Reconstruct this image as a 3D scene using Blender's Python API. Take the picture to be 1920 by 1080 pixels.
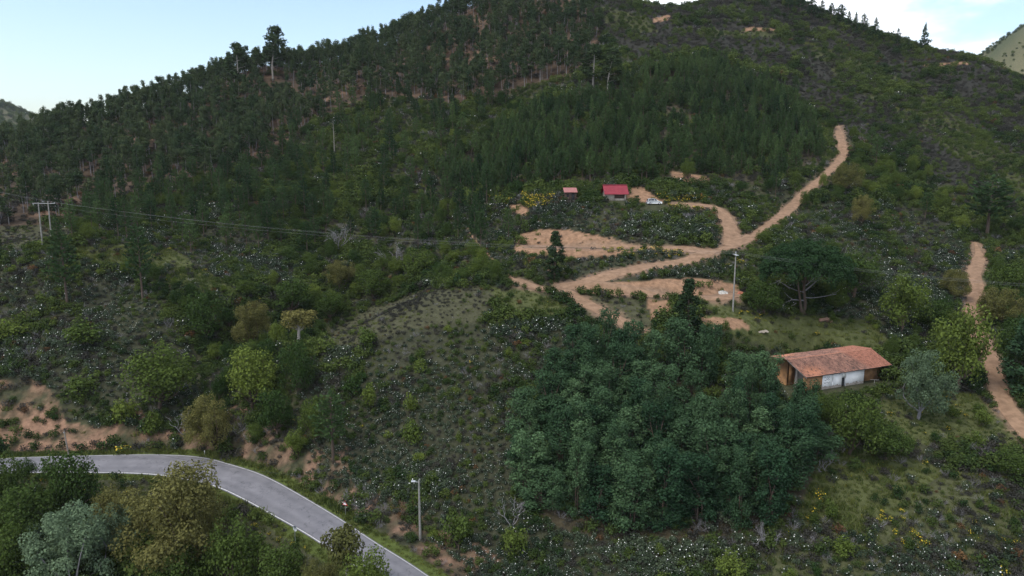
import bpy, math
import numpy as np
R = math.radians
scene = bpy.context.scene
for o in list(bpy.data.objects):
    bpy.data.objects.remove(o)
COL = scene.collection

# ------------------------------------------------------------------ camera
F, PITCH, CAMZ = 1371.0, R(9.9), 55.0        # focal length in 1920-px units, tilt down, height over the road
cam = bpy.data.cameras.new('camera')
cam.sensor_width = 36.0
cam.lens = F * 36.0 / 1920.0
cam.clip_start, cam.clip_end = 1.0, 20000.0
camo = bpy.data.objects.new('camera', cam)
COL.objects.link(camo)
camo.location = (0, 0, CAMZ)
camo.rotation_euler = (R(90) - PITCH, 0, 0)
scene.camera = camo

# ------------------------------------------------------------------ sky, sun, exposure
SUN_EL, SUN_AZ = R(58), R(-125)               # azimuth clockwise from +Y
world = bpy.data.worlds.new('World')
scene.world = world
world.use_nodes = True
wn, wl = world.node_tree.nodes, world.node_tree.links
wn.clear()
def wnode(t, **k):
    n = wn.new(t)
    for a, b in k.items():
        setattr(n, a, b)
    return n
w_out = wnode('ShaderNodeOutputWorld')
w_bg = wnode('ShaderNodeBackground')
w_sky = wnode('ShaderNodeTexSky', sky_type='NISHITA', sun_disc=False, sun_elevation=SUN_EL, sun_rotation=SUN_AZ)
w_sky.air_density, w_sky.dust_density, w_sky.ozone_density = 1.0, 1.6, 1.0
w_tc = wnode('ShaderNodeTexCoord')
w_sep = wnode('ShaderNodeSeparateXYZ')
w_add = wnode('ShaderNodeMath', operation='ADD'); w_add.inputs[1].default_value = 0.22
w_max = wnode('ShaderNodeMath', operation='MAXIMUM'); w_max.inputs[1].default_value = 0.05
w_dx = wnode('ShaderNodeMath', operation='DIVIDE')
w_dy = wnode('ShaderNodeMath', operation='DIVIDE')
w_cmb = wnode('ShaderNodeCombineXYZ')
w_no = wnode('ShaderNodeTexNoise'); w_no.inputs['Scale'].default_value = 0.62; w_no.inputs['Detail'].default_value = 7; w_no.inputs['Roughness'].default_value = 0.55
w_map = wnode('ShaderNodeMapping'); w_map.inputs['Location'].default_value = (17.72, 19.1, 0.0)
w_rmp = wnode('ShaderNodeMapRange', interpolation_type='SMOOTHSTEP')
w_rmp.inputs['From Min'].default_value, w_rmp.inputs['From Max'].default_value = 0.47, 0.60
w_rmp.inputs['To Min'].default_value = 0.0
w_cl = wnode('ShaderNodeRGB'); w_cl.outputs[0].default_value = (7.6, 7.9, 8.3, 1)
w_mix = wnode('ShaderNodeMix', data_type='RGBA')
wl.new(w_tc.outputs['Generated'], w_sep.inputs[0])
wl.new(w_sep.outputs['Z'], w_add.inputs[0]); wl.new(w_add.outputs[0], w_max.inputs[0])
wl.new(w_sep.outputs['X'], w_dx.inputs[0]); wl.new(w_max.outputs[0], w_dx.inputs[1])
wl.new(w_sep.outputs['Y'], w_dy.inputs[0]); wl.new(w_max.outputs[0], w_dy.inputs[1])
wl.new(w_dx.outputs[0], w_cmb.inputs[0]); wl.new(w_dy.outputs[0], w_cmb.inputs[1])
wl.new(w_cmb.outputs[0], w_map.inputs['Vector']); wl.new(w_map.outputs[0], w_no.inputs['Vector'])
wl.new(w_no.outputs['Fac'], w_rmp.inputs['Value']); wl.new(w_rmp.outputs[0], w_mix.inputs['Factor'])
wl.new(w_sky.outputs[0], w_mix.inputs['A']); wl.new(w_cl.outputs[0], w_mix.inputs['B'])
wl.new(w_mix.outputs['Result'], w_bg.inputs['Color'])
w_bg.inputs['Strength'].default_value = 0.14
wl.new(w_bg.outputs[0], w_out.inputs['Surface'])

sun = bpy.data.lights.new('sun', 'SUN')
sun.energy, sun.angle, sun.color = 1.2, R(14), (1.0, 0.95, 0.87)
suno = bpy.data.objects.new('sun', sun)
COL.objects.link(suno)
suno.rotation_euler = (R(90) - SUN_EL, 0, -SUN_AZ + R(180))
suno.location = (0, 0, 300)

vs = scene.view_settings
vs.view_transform, vs.look, vs.exposure, vs.gamma = 'Standard', 'None', 0.8, 1.0
vs.use_curve_mapping = False
cy = scene.cycles
cy.max_bounces, cy.diffuse_bounces, cy.glossy_bounces, cy.transmission_bounces = 4, 3, 2, 2
cy.use_denoising = True
cy.use_fast_gi = False

# ------------------------------------------------------------------ picture <-> place
CP, SP = math.cos(PITCH), math.sin(PITCH)
def ray(u, v):
    du = (np.asarray(u, float) - 960) / F
    dv = (540 - np.asarray(v, float)) / F
    k = CP + dv * SP
    return du / k, (dv * CP - SP) / k          # x and z gained for each metre of y
def project(x, y, z):
    a = y * CP - (z - CAMZ) * SP
    b = y * SP + (z - CAMZ) * CP
    return 960 + F * x / a, 540 - F * b / a, a

# ------------------------------------------------------------------ noise
def vnoise(x, y, seed=0):
    x, y = np.asarray(x, float), np.asarray(y, float)
    xi, yi = np.floor(x).astype(np.int64), np.floor(y).astype(np.int64)
    fx, fy = x - xi, y - yi
    fx, fy = fx * fx * (3 - 2 * fx), fy * fy * (3 - 2 * fy)
    def h(i, j):
        n = (i * 374761393 + j * 668265263 + seed * 1442695041) & 0xFFFFFFFF
        n = ((n ^ (n >> 13)) * 1274126177) & 0xFFFFFFFF
        return ((n ^ (n >> 16)) & 0xFFFF) / 65535.0
    return (h(xi, yi) * (1 - fx) + h(xi + 1, yi) * fx) * (1 - fy) + (h(xi, yi + 1) * (1 - fx) + h(xi + 1, yi + 1) * fx) * fy
def fbm(x, y, oct=4, seed=0):
    s, a, t = 0, 1.0, 0
    for i in range(oct):
        s = s + a * (vnoise(x * 2 ** i, y * 2 ** i, seed + i) - 0.5)
        t += a; a *= 0.5
    return s / t
def sstep(a, b, x):
    t = np.clip((x - a) / (b - a), 0, 1)
    return t * t * (3 - 2 * t)

# ------------------------------------------------------------------ terrain
# seen ground: pixel column, pixel row, metres ahead of the camera
CTRL = [
 # far left
 (0,900,119),(0,870,128),(0,842,136),(0,720,147),(0,600,168),(0,475,192),(0,440,225),(0,400,245),(0,350,290),(0,290,350),
 (150,870,128),(150,842,135),(150,730,147),(150,600,167),(150,460,190),(150,430,225),(150,390,250),(150,330,300),(150,240,375),
 (300,870,127),(300,835,136),(300,720,146),(300,580,168),(300,510,188),(300,440,222),(300,380,255),(300,300,315),(300,190,410),
 (450,905,119),(450,850,129),(450,760,139),(450,650,156),(450,560,178),(450,470,210),(450,390,245),(450,300,305),(450,200,375),(450,140,425),
 (600,955,110.5),(600,860,122),(600,760,133),(600,650,149),(600,560,190),(600,480,212),(600,400,245),(600,300,300),(600,200,360),(600,120,440),
 (750,1040,97),(750,930,109),(750,800,124),(750,680,138),(750,580,153),(750,500,205),(750,420,232),(750,300,285),(750,200,345),(750,80,450),
 (900,1080,92),(900,950,105),(900,800,121),(900,680,135),(900,590,147),(900,540,157),(900,470,188),(900,400,215),(900,300,272),(900,200,330),(900,100,392),(900,10,455),
 (1050,1080,92),(1050,900,107),(1050,780,119),(1050,650,136),(1050,560,152),(1050,470,175),(1050,380,203),(1050,300,245),(1050,200,305),(1050,100,368),(1050,0,430),
 (1200,1080,91),(1200,900,107),(1200,780,119),(1200,650,135),(1200,570,149),(1200,470,174),(1200,380,201),(1200,300,238),(1200,200,292),(1200,100,352),(1200,25,420),
 (1350,1080,90),(1350,900,106),(1350,780,118),(1350,660,134),(1350,580,147),(1350,470,174),(1350,380,203),(1350,300,240),(1350,200,298),(1350,100,370),(1350,10,450),(1430,-8,470),
 (1500,1080,89),(1500,900,106),(1500,740,126),(1500,660,138),(1500,590,152),(1500,500,176),(1500,400,210),(1500,310,250),(1500,220,305),(1500,120,385),(1500,40,445),(1570,45,455),(1620,62,445),
 (1650,1080,89),(1650,900,107),(1650,740,127),(1650,650,142),(1650,560,162),(1650,470,187),(1650,380,222),(1650,290,268),(1650,190,335),(1650,95,410),
 (1780,1080,89),(1780,900,107),(1780,760,124),(1780,650,146),(1780,560,172),(1780,470,202),(1780,380,238),(1780,280,288),(1780,180,352),(1780,120,395),
 (1900,1080,88),(1900,900,106),(1900,780,121),(1900,680,138),(1900,580,165),(1900,480,203),(1900,380,245),(1900,280,300),(1900,200,345),(1900,150,380),
]
# ground the camera does not see: x, y, z
HID = [(-40,172,13),(-52,166,11),(-62,160,8),(-30,180,18),(-70,150,6),
 (-60,60,-14),(-20,60,-14),(30,60,-8),(80,60,-6),(-110,80,-12),(-60,85,-9),(-85,100,-7),(-45,95,-6),(-30,80,-7),(0,75,-3),(40,75,-1),(-140,120,-3),
 (-60,20,-20),(60,20,-16),(0,-60,-24),(-200,60,-14),(200,60,0),(130,90,4),(-160,180,22),(-200,230,26),(-230,300,34),(-300,380,30),(-340,470,10),
 (-250,480,40),(-170,560,70),(-60,620,110),(20,560,150),(60,500,150),(120,520,145),(180,560,165),(250,560,138),(330,520,80),(380,470,50),(60,640,130),(200,680,130),
 (-420,250,10),(-420,600,10),(-250,720,30),(0,760,80),(250,760,90),(450,600,50),(430,380,60),(260,200,45),(330,280,60),(200,130,22),(260,60,10),(520,400,60),(520,200,50),(-420,60,-10),(520,60,10),(450,760,50)]
P = []
for u, v, y in CTRL:
    a, b = ray(u, v)
    P.append((y * float(a), y, CAMZ + y * float(b)))
P = np.array(P + [tuple(map(float, h)) for h in HID])
def tps(P):
    n = len(P)
    xy = P[:, :2] / 100.0
    d2 = ((xy[:, None] - xy[None]) ** 2).sum(-1)
    K = np.where(d2 > 0, 0.5 * d2 * np.log(d2 + 1e-12), 0) + np.eye(n) * 0.0015
    A = np.zeros((n + 3, n + 3))
    A[:n, :n] = K
    A[:n, n] = 1; A[:n, n + 1:] = xy
    A[n, :n] = 1; A[n + 1:, :n] = xy.T
    s = np.linalg.solve(A, np.concatenate([P[:, 2], [0, 0, 0]]))
    def f(x, y):
        x, y = np.asarray(x, float) / 100, np.asarray(y, float) / 100
        out = s[n] + s[n + 1] * x + s[n + 2] * y
        for i in range(n):
            q = (x - xy[i, 0]) ** 2 + (y - xy[i, 1]) ** 2
            out = out + s[i] * 0.5 * q * np.log(q + 1e-12)
        return out
    return f
GX0, GX1, GY0, GY1 = -480, 560, 30, 740        # the 1 m height grid
cx, cyy = np.arange(GX0, GX1 + 1, 5.0), np.arange(GY0, GY1 + 1, 5.0)
CXX, CYY = np.meshgrid(cx, cyy)
coarse = tps(P)(CXX, CYY)
def bil(G, x0, y0, st, x, y):
    fx = np.clip((np.asarray(x, float) - x0) / st, 0, G.shape[1] - 1.001)
    fy = np.clip((np.asarray(y, float) - y0) / st, 0, G.shape[0] - 1.001)
    i, j = fx.astype(int), fy.astype(int)
    fx, fy = fx - i, fy - j
    return (G[j, i] * (1 - fx) + G[j, i + 1] * fx) * (1 - fy) + (G[j + 1, i] * (1 - fx) + G[j + 1, i + 1] * fx) * fy
gx, gy = np.arange(GX0, GX1 + 1.0), np.arange(GY0, GY1 + 1.0)
XX, YY = np.meshgrid(gx, gy)
Z = bil(coarse, GX0, GY0, 5.0, XX, YY)
far_w = sstep(170, 330, YY)
Z += fbm(XX / 46, YY / 46, 3, 5) * 9.0 * far_w
Z += fbm(XX / 14, YY / 14, 3, 11) * (0.9 + 1.2 * far_w)
def height(x, y):
    return bil(Z, GX0, GY0, 1.0, x, y)
YS = np.arange(70, 700, 0.5)
def hit(u, v):
    """where the line of sight through a pixel of the photograph meets the ground"""
    a, b = ray(u, v)
    xs, zs = a * YS, CAMZ + b * YS
    k = np.argmax(zs < height(xs, YS))
    if k == 0:
        k = len(YS) - 1
    lo, hi = YS[k - 1], YS[k]
    for _ in range(12):
        m = (lo + hi) / 2
        if CAMZ + b * m < height(a * m, m): hi = m
        else: lo = m
    return np.array([a * hi, hi, float(height(a * hi, hi))])
def hits(pts):
    return np.array([hit(u, v) for u, v in pts])
def onplane(u, v, z):
    a, b = ray(u, v)
    y = (z - CAMZ) / b
    return np.array([a * y, y, z])
def smooth_line(p, n=8):
    """Catmull-Rom through the points"""
    p = np.asarray(p, float)
    q = np.vstack([2 * p[0] - p[1], p, 2 * p[-1] - p[-2]])
    out = []
    for i in range(1, len(q) - 2):
        for t in np.arange(n) / n:
            out.append(0.5 * ((2 * q[i]) + (-q[i - 1] + q[i + 1]) * t + (2 * q[i - 1] - 5 * q[i] + 4 * q[i + 1] - q[i + 2]) * t * t
                              + (-q[i - 1] + 3 * q[i] - 3 * q[i + 1] + q[i + 2]) * t ** 3))
    out.append(p[-1])
    return np.array(out)
def line_dist(x, y, L):
    """distance to a polyline, height and signed side at the nearest point"""
    best = np.full(x.shape, 1e9); bz = np.zeros(x.shape); side = np.zeros(x.shape); bw = np.zeros(x.shape)
    for a, b in zip(L[:-1], L[1:]):
        d = b[:2] - a[:2]
        l2 = max(d @ d, 1e-9)
        t = np.clip(((x - a[0]) * d[0] + (y - a[1]) * d[1]) / l2, 0, 1)
        px, py = x - a[0] - t * d[0], y - a[1] - t * d[1]
        q = np.hypot(px, py)
        m = q < best
        best = np.where(m, q, best); bz = np.where(m, a[2] + t * (b[2] - a[2]), bz)
        side = np.where(m, np.sign(d[0] * py - d[1] * px), side)
        if len(a) > 3:
            bw = np.where(m, a[3] + t * (b[3] - a[3]), bw)
    return best, bz, side, bw
def window(L, pad):
    x0, x1 = L[:, 0].min() - pad, L[:, 0].max() + pad
    y0, y1 = L[:, 1].min() - pad, L[:, 1].max() + pad
    i0, i1 = max(int(x0 - GX0), 0), min(int(x1 - GX0) + 2, len(gx))
    j0, j1 = max(int(y0 - GY0), 0), min(int(y1 - GY0) + 2, len(gy))
    return slice(j0, j1), slice(i0, i1)

# the asphalt road, both edges read from the photograph on the level z = 0
UPE = [(-260,868),(-120,864),(0,860),(50,857),(200,853),(300,852),(380,857),(450,875),(500,893),(560,925),(640,973),(700,1013),(760,1050),(805,1080),(880,1132),(1000,1215)]
LOE = [(-260,890),(-120,888),(0,888),(100,887),(250,889),(330,897),(400,913),(450,935),(500,962),(560,995),(600,1020),(640,1047),(690,1080),(740,1112),(860,1190)]
UP = smooth_line([onplane(u, v, 0.0) for u, v in UPE], 6)
LO = smooth_line([onplane(u, v, 0.0) for u, v in LOE], 6)
def resample(L, n):
    s = np.concatenate([[0], np.cumsum(np.linalg.norm(np.diff(L[:, :2], axis=0), axis=1))])
    t = np.linspace(0, s[-1], n)
    return np.stack([np.interp(t, s, L[:, k]) for k in range(L.shape[1])], 1)
UP = resample(UP, 160)
near = [np.argmin(((LO[:, :2] - q[:2]) ** 2).sum(1)) for q in UP]
LOdense = resample(LO, 600)
LOm = np.array([LOdense[np.argmin(((LOdense[:, :2] - q[:2]) ** 2).sum(1))] for q in UP])
for k in range(3):                               # even the pairing out
    LOm[1:-1] = (LOm[:-2] + 2 * LOm[1:-1] + LOm[2:]) / 4
MID = (UP + LOm) / 2
WID = np.linalg.norm(UP[:, :2] - LOm[:, :2], axis=1) / 2
ROAD = np.column_stack([MID, WID])
js, is_ = window(ROAD, 24)
d, bz, sd, bw = line_dist(XX[js, is_], YY[js, is_], ROAD[::2])
e = d - bw                                       # metres from the asphalt's edge
zz = Z[js, is_]
upside = sd > 0
rag = fbm(XX[js, is_] / 5, YY[js, is_] / 5, 3, 77) * 2.4
bank = sstep(1.6, 5.6, e + rag)
road_dist = np.full(Z.shape, 1e3); road_up = np.zeros(Z.shape)
road_dist[js, is_] = e; road_up[js, is_] = upside
Z[js, is_] = np.where(upside, (-0.05) * (1 - bank) + zz * bank,
                      (-0.05) * (1 - sstep(1.5, 9, e)) + zz * sstep(1.5, 9, e))
Z[js, is_] = np.where(e < 1.2, np.minimum(Z[js, is_], -0.06), Z[js, is_])

# dirt tracks: pixel points, half width
TRACKS = {
 'hillside_track': ([(1572,236),(1576,262),(1580,292),(1548,330),(1515,356),(1490,382),(1465,405),(1430,432),(1400,450),(1372,462),(1338,470)], 1.5),
 'loop_track': ([(1372,462),(1372,440),(1362,412),(1345,392),(1318,387),(1270,384)], 2.1),
 'lower_track': ([(1338,470),(1300,486),(1262,494),(1218,500),(1160,512),(1105,526),(1060,536)], 1.8),
 'spur_path': ([(872,425),(895,455),(930,492),(965,524)], .3),
 'spur_track': ([(965,524),(1005,540),(1050,544),(1085,562),(1130,585),(1175,608),(1205,624)], 1.7),
 'terrace_track': ([(1338,470),(1290,468),(1230,466),(1180,462),(1130,458),(1060,458),(1000,462)], 1.9),
 'cut_track': ([(1050,538),(1100,533),(1180,545),(1260,553),(1340,560),(1385,556)], 2.0),
 'valley_track': ([(1828,455),(1836,482),(1826,515),(1832,545),(1822,590),(1838,640),(1862,690),(1872,735),(1896,775),(1925,812),(1960,850)], 1.6),
}
TR = {}
track_dist = np.full(Z.shape, 1e3)
for nm, (pp, hw) in TRACKS.items():
    L = smooth_line(hits(pp), 6)
    for k in range(6):
        L[1:-1, 2] = (L[:-2, 2] + L[1:-1, 2] + L[2:, 2]) / 3
    TR[nm] = (L, hw)
    js, is_ = window(L, 12)
    narrow = 1.1 if nm == 'spur_path' else 0.0
    d, bz, sd, bw = line_dist(XX[js, is_], YY[js, is_], L)
    w = (1 - sstep(hw + 0.3, hw + 3.2, d)) * (.35 if nm in ('lower_track', 'terrace_track', 'loop_track', 'cut_track') else .7)
    Z[js, is_] = Z[js, is_] * (1 - w) + (bz - 0.06) * w
    track_dist[js, is_] = np.minimum(track_dist[js, is_], d - hw + narrow)

Z += fbm(XX / 3.1, YY / 3.1, 2, 31) * 0.30 * sstep(0.4, 2.0, np.minimum(road_dist, track_dist))

# levelled pads (pixel polygons): terraces, yards, the farmhouse platform
def inpoly(x, y, poly):
    x, y = np.asarray(x), np.asarray(y)
    ins = np.zeros(x.shape, bool)
    n = len(poly)
    for i in range(n):
        x0, y0 = poly[i][0], poly[i][1]; x1, y1 = poly[(i + 1) % n][0], poly[(i + 1) % n][1]
        c = ((y0 > y) != (y1 > y))
        ins ^= c & (x < (x1 - x0) * (y - y0) / ((y1 - y0) if y1 != y0 else 1e-9) + x0)
    return ins
def poly_dist(x, y, poly):
    L = np.array(list(poly) + [poly[0]])
    L = np.column_stack([L[:, :2], np.zeros(len(L))])
    d = line_dist(x, y, L)[0]
    return np.where(inpoly(x, y, poly), -d, d)
def level(pix, z=None, soft=2.5, flat=1.0):
    poly = hits(pix)
    zc = poly[:, 2].mean() if z is None else z
    js, is_ = window(poly, soft + 3)
    d = poly_dist(XX[js, is_], YY[js, is_], poly)
    w = (1 - sstep(0, soft, d)) * flat
    Z[js, is_] = Z[js, is_] * (1 - w) + zc * w
    return poly, zc
PADS = {}
PADS['upper'] = level([(975,455),(1050,452),(1150,458),(1240,464),(1235,474),(1100,479),(985,474)], soft=2.0)
PADS['cut'] = level([(1090,540),(1200,548),(1390,556),(1392,568),(1250,565),(1110,552)], soft=2.2)
def pad_at(u, v, x0, x1, y0, y1, soft=2.0):
    h = hit(u, v)
    poly = np.array([[h[0] + x0, h[1] + y0], [h[0] + x1, h[1] + y0], [h[0] + x1, h[1] + y1], [h[0] + x0, h[1] + y1]])
    js, is_ = window(poly, soft + 3)
    d = poly_dist(XX[js, is_], YY[js, is_], poly)
    w = 1 - sstep(0, soft, d)
    Z[js, is_] = Z[js, is_] * (1 - w) + h[2] * w
    return h
SHED = pad_at(1136, 376, -1.0, 6.6, -1.2, 5.0)
HUT = pad_at(1059, 376, -.8, 5.6, -1.5, 3.2)
CAR = pad_at(1240, 384, -5.2, 1.2, -1.6, 1.6, 1.5)
PADS['top'] = level([(1265,338),(1320,340),(1322,346),(1262,346)], soft=2.0)
HOUSE_Z = 14.45
HP = np.array([[48.5,119.5],[71,129],[62,145.5],[42,135]])
js, is_ = window(HP, 8)
dd = poly_dist(XX[js, is_], YY[js, is_], HP)
ww = 1 - sstep(-0.5, 5, dd)
Z[js, is_] = Z[js, is_] * (1 - ww) + HOUSE_Z * ww

# far country outside the grid
def far_height(x, y):
    r = np.hypot(x, y)
    z = 20 + fbm(x / 420, y / 420, 4, 91) * 120
    z = z + 128 * np.exp(-(((x + 1130) / 330) ** 2 + ((y - 1500) / 420) ** 2))     # hill past the left end of the ridge
    z = z + 235 * np.exp(-(((x - 735) / 215) ** 2 + ((y - 980) / 260) ** 2))        # hill past the right shoulder
    return z
def ground(x, y):
    x, y = np.asarray(x, float), np.asarray(y, float)
    inside = np.minimum(np.minimum(x - GX0, GX1 - x), GY1 - y)
    w = sstep(0, 90, inside)
    return height(x, y) * w + far_height(x, y) * (1 - w)

# ------------------------------------------------------------------ mesh and material helpers
def np_mesh(name, V, Q, mats, mi=None, smooth=False):
    """mesh from vertices and an (n,4) array of quads; a repeated last index makes a triangle"""
    V, Q = np.asarray(V, np.float32), np.asarray(Q, np.int64)
    tri = Q[:, 3] == Q[:, 2]
    cnt = np.where(tri, 3, 4)
    keep = np.ones(Q.shape, bool); keep[tri, 3] = False
    me = bpy.data.meshes.new(name)
    me.vertices.add(len(V)); me.vertices.foreach_set('co', V.ravel())
    me.loops.add(int(cnt.sum())); me.loops.foreach_set('vertex_index', Q[keep].astype(np.int32))
    me.polygons.add(len(Q))
    me.polygons.foreach_set('loop_start', np.concatenate([[0], np.cumsum(cnt)[:-1]]).astype(np.int32))
    for m in (mats if isinstance(mats, (list, tuple)) else [mats]):
        me.materials.append(m)
    if mi is not None:
        me.polygons.foreach_set('material_index', np.asarray(mi, np.int32))
    if smooth:
        me.polygons.foreach_set('use_smooth', np.ones(len(Q), bool))
    me.update()
    return me
class MB:
    """collects quads"""
    def __init__(self): self.V, self.Q, self.M, self.n = [], [], [], 0
    def add(self, V, Q, m=0):
        V, Q = np.asarray(V, float).reshape(-1, 3), np.asarray(Q, int).reshape(-1, 4)
        self.V.append(V); self.Q.append(Q + self.n); self.M.append(np.full(len(Q), m)); self.n += len(V)
        return self
    def box(self, a, b, m=0):
        x0, y0, z0 = a; x1, y1, z1 = b
        return self.add([(x0,y0,z0),(x1,y0,z0),(x1,y1,z0),(x0,y1,z0),(x0,y0,z1),(x1,y0,z1),(x1,y1,z1),(x0,y1,z1)],
                        [(0,3,2,1),(4,5,6,7),(0,1,5,4),(1,2,6,5),(2,3,7,6),(3,0,4,7)], m)
    def prism(self, poly, a, b, axis, m=0):
        """polygon in the two other axes pulled from a to b along an axis (convex)"""
        n = len(poly); V = []
        for t in (a, b):
            for p in poly:
                q = list(p); q.insert(axis, t); V.append(q)
        Q = [(i, (i + 1) % n, n + (i + 1) % n, n + i) for i in range(n)]
        for o in (0, n):
            for i in range(1, n - 1):
                Q.append((o, o + i, o + i + 1, o + i + 1))
        return self.add(V, Q, m)
    def tube(self, P, r, seg=6, m=0):
        P = np.asarray(P, float); n = len(P); r = np.broadcast_to(np.asarray(r, float), (n,))
        T = np.gradient(P, axis=0); T /= np.linalg.norm(T, axis=1)[:, None] + 1e-9
        ref = np.where(np.abs(T[:, 2:3]) > 0.9, np.array([[1.0, 0, 0]]), np.array([[0, 0, 1.0]]))
        A = np.cross(T, ref); A /= np.linalg.norm(A, axis=1)[:, None] + 1e-9
        B = np.cross(T, A)
        an = np.arange(seg) * 2 * np.pi / seg
        V = P[:, None] + r[:, None, None] * (A[:, None] * np.cos(an)[None, :, None] + B[:, None] * np.sin(an)[None, :, None])
        i = np.arange(n * seg).reshape(n, seg); j = np.roll(i, -1, 1)
        Q = np.stack([i[:-1], i[1:], j[1:], j[:-1]], -1).reshape(-1, 4)
        self.add(V.reshape(-1, 3), Q, m)
        return self
    def mesh(self, name, mats, smooth=False):
        return np_mesh(name, np.concatenate(self.V), np.concatenate(self.Q), mats, np.concatenate(self.M), smooth)

def new_mat(name):
    m = bpy.data.materials.new(name); m.use_nodes = True
    n, l = m.node_tree.nodes, m.node_tree.links
    return m, n, l, n['Principled BSDF']
def plain(name, col, rough=0.8, noise=0.25, scale=3.0, metal=0.0, col2=None, bump=0.0, detail=5):
    m, n, l, p = new_mat(name)
    t = n.new('ShaderNodeTexCoord'); x = n.new('ShaderNodeTexNoise')
    x.inputs['Scale'].default_value = scale; x.inputs['Detail'].default_value = detail; x.inputs['Roughness'].default_value = 0.65
    l.new(t.outputs['Object'], x.inputs['Vector'])
    r = n.new('ShaderNodeMix'); r.data_type = 'RGBA'
    c = np.array(col); d = np.array(col2) if col2 is not None else c * (1 + noise)
    a = c * (1 - noise) if col2 is None else c
    r.inputs['A'].default_value = (*a, 1); r.inputs['B'].default_value = (*d, 1)
    g = n.new('ShaderNodeMapRange'); g.inputs['From Min'].default_value = 0.32; g.inputs['From Max'].default_value = 0.68
    l.new(x.outputs['Fac'], g.inputs['Value']); l.new(g.outputs[0], r.inputs['Factor']); l.new(r.outputs['Result'], p.inputs['Base Color'])
    p.inputs['Roughness'].default_value = rough; p.inputs['Metallic'].default_value = metal
    p.inputs['Specular IOR Level'].default_value = 0.25
    if bump:
        b = n.new('ShaderNodeBump'); b.inputs['Strength'].default_value = bump; b.inputs['Distance'].default_value = 0.05
        l.new(x.outputs['Fac'], b.inputs['Height']); l.new(b.outputs[0], p.inputs['Normal'])
    return m
def leafmat(name, c0, c1, var=0.28, trans=0.2):
    """foliage: colour between two greens by the plant's own tint, each leaf a little different"""
    m, n, l, p = new_mat(name)
    n.remove(p)
    a = n.new('ShaderNodeAttribute'); a.attribute_type = 'INSTANCER'; a.attribute_name = 'tint'
    g = n.new('ShaderNodeNewGeometry')
    mx = n.new('ShaderNodeMix'); mx.data_type = 'RGBA'
    mx.inputs['A'].default_value = (*c0, 1); mx.inputs['B'].default_value = (*c1, 1)
    l.new(a.outputs['Fac'], mx.inputs['Factor'])
    mr = n.new('ShaderNodeMapRange'); mr.inputs['To Min'].default_value = 1 - var; mr.inputs['To Max'].default_value = 1 + var
    l.new(g.outputs['Random Per Island'], mr.inputs['Value'])
    sc = n.new('ShaderNodeVectorMath'); sc.operation = 'SCALE'
    l.new(mx.outputs['Result'], sc.inputs[0]); l.new(mr.outputs[0], sc.inputs['Scale'])
    d = n.new('ShaderNodeBsdfDiffuse'); t = n.new('ShaderNodeBsdfTranslucent'); s = n.new('ShaderNodeMixShader')
    s.inputs[0].default_value = trans
    l.new(sc.outputs[0], d.inputs['Color']); l.new(sc.outputs[0], t.inputs['Color'])
    l.new(d.outputs[0], s.inputs[1]); l.new(t.outputs[0], s.inputs[2]); l.new(s.outputs[0], n['Material Output'].inputs['Surface'])
    return m
def tag(o, label=None, cat=None, group=None, kind=None):
    if label: o['label'] = label
    if cat: o['category'] = cat
    if group: o['group'] = group
    if kind: o['kind'] = kind
    return o
def obj(name, me, parent=None):
    o = bpy.data.objects.new(name, me); COL.objects.link(o)
    if parent: o.parent = parent
    return o
def empty(name, loc, rz=0.0, sc=(1, 1, 1)):
    o = bpy.data.objects.new(name, None); COL.objects.link(o)
    o.location = loc; o.rotation_euler = (0, 0, rz); o.scale = sc; o.empty_display_size = 0.2
    return o

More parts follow.
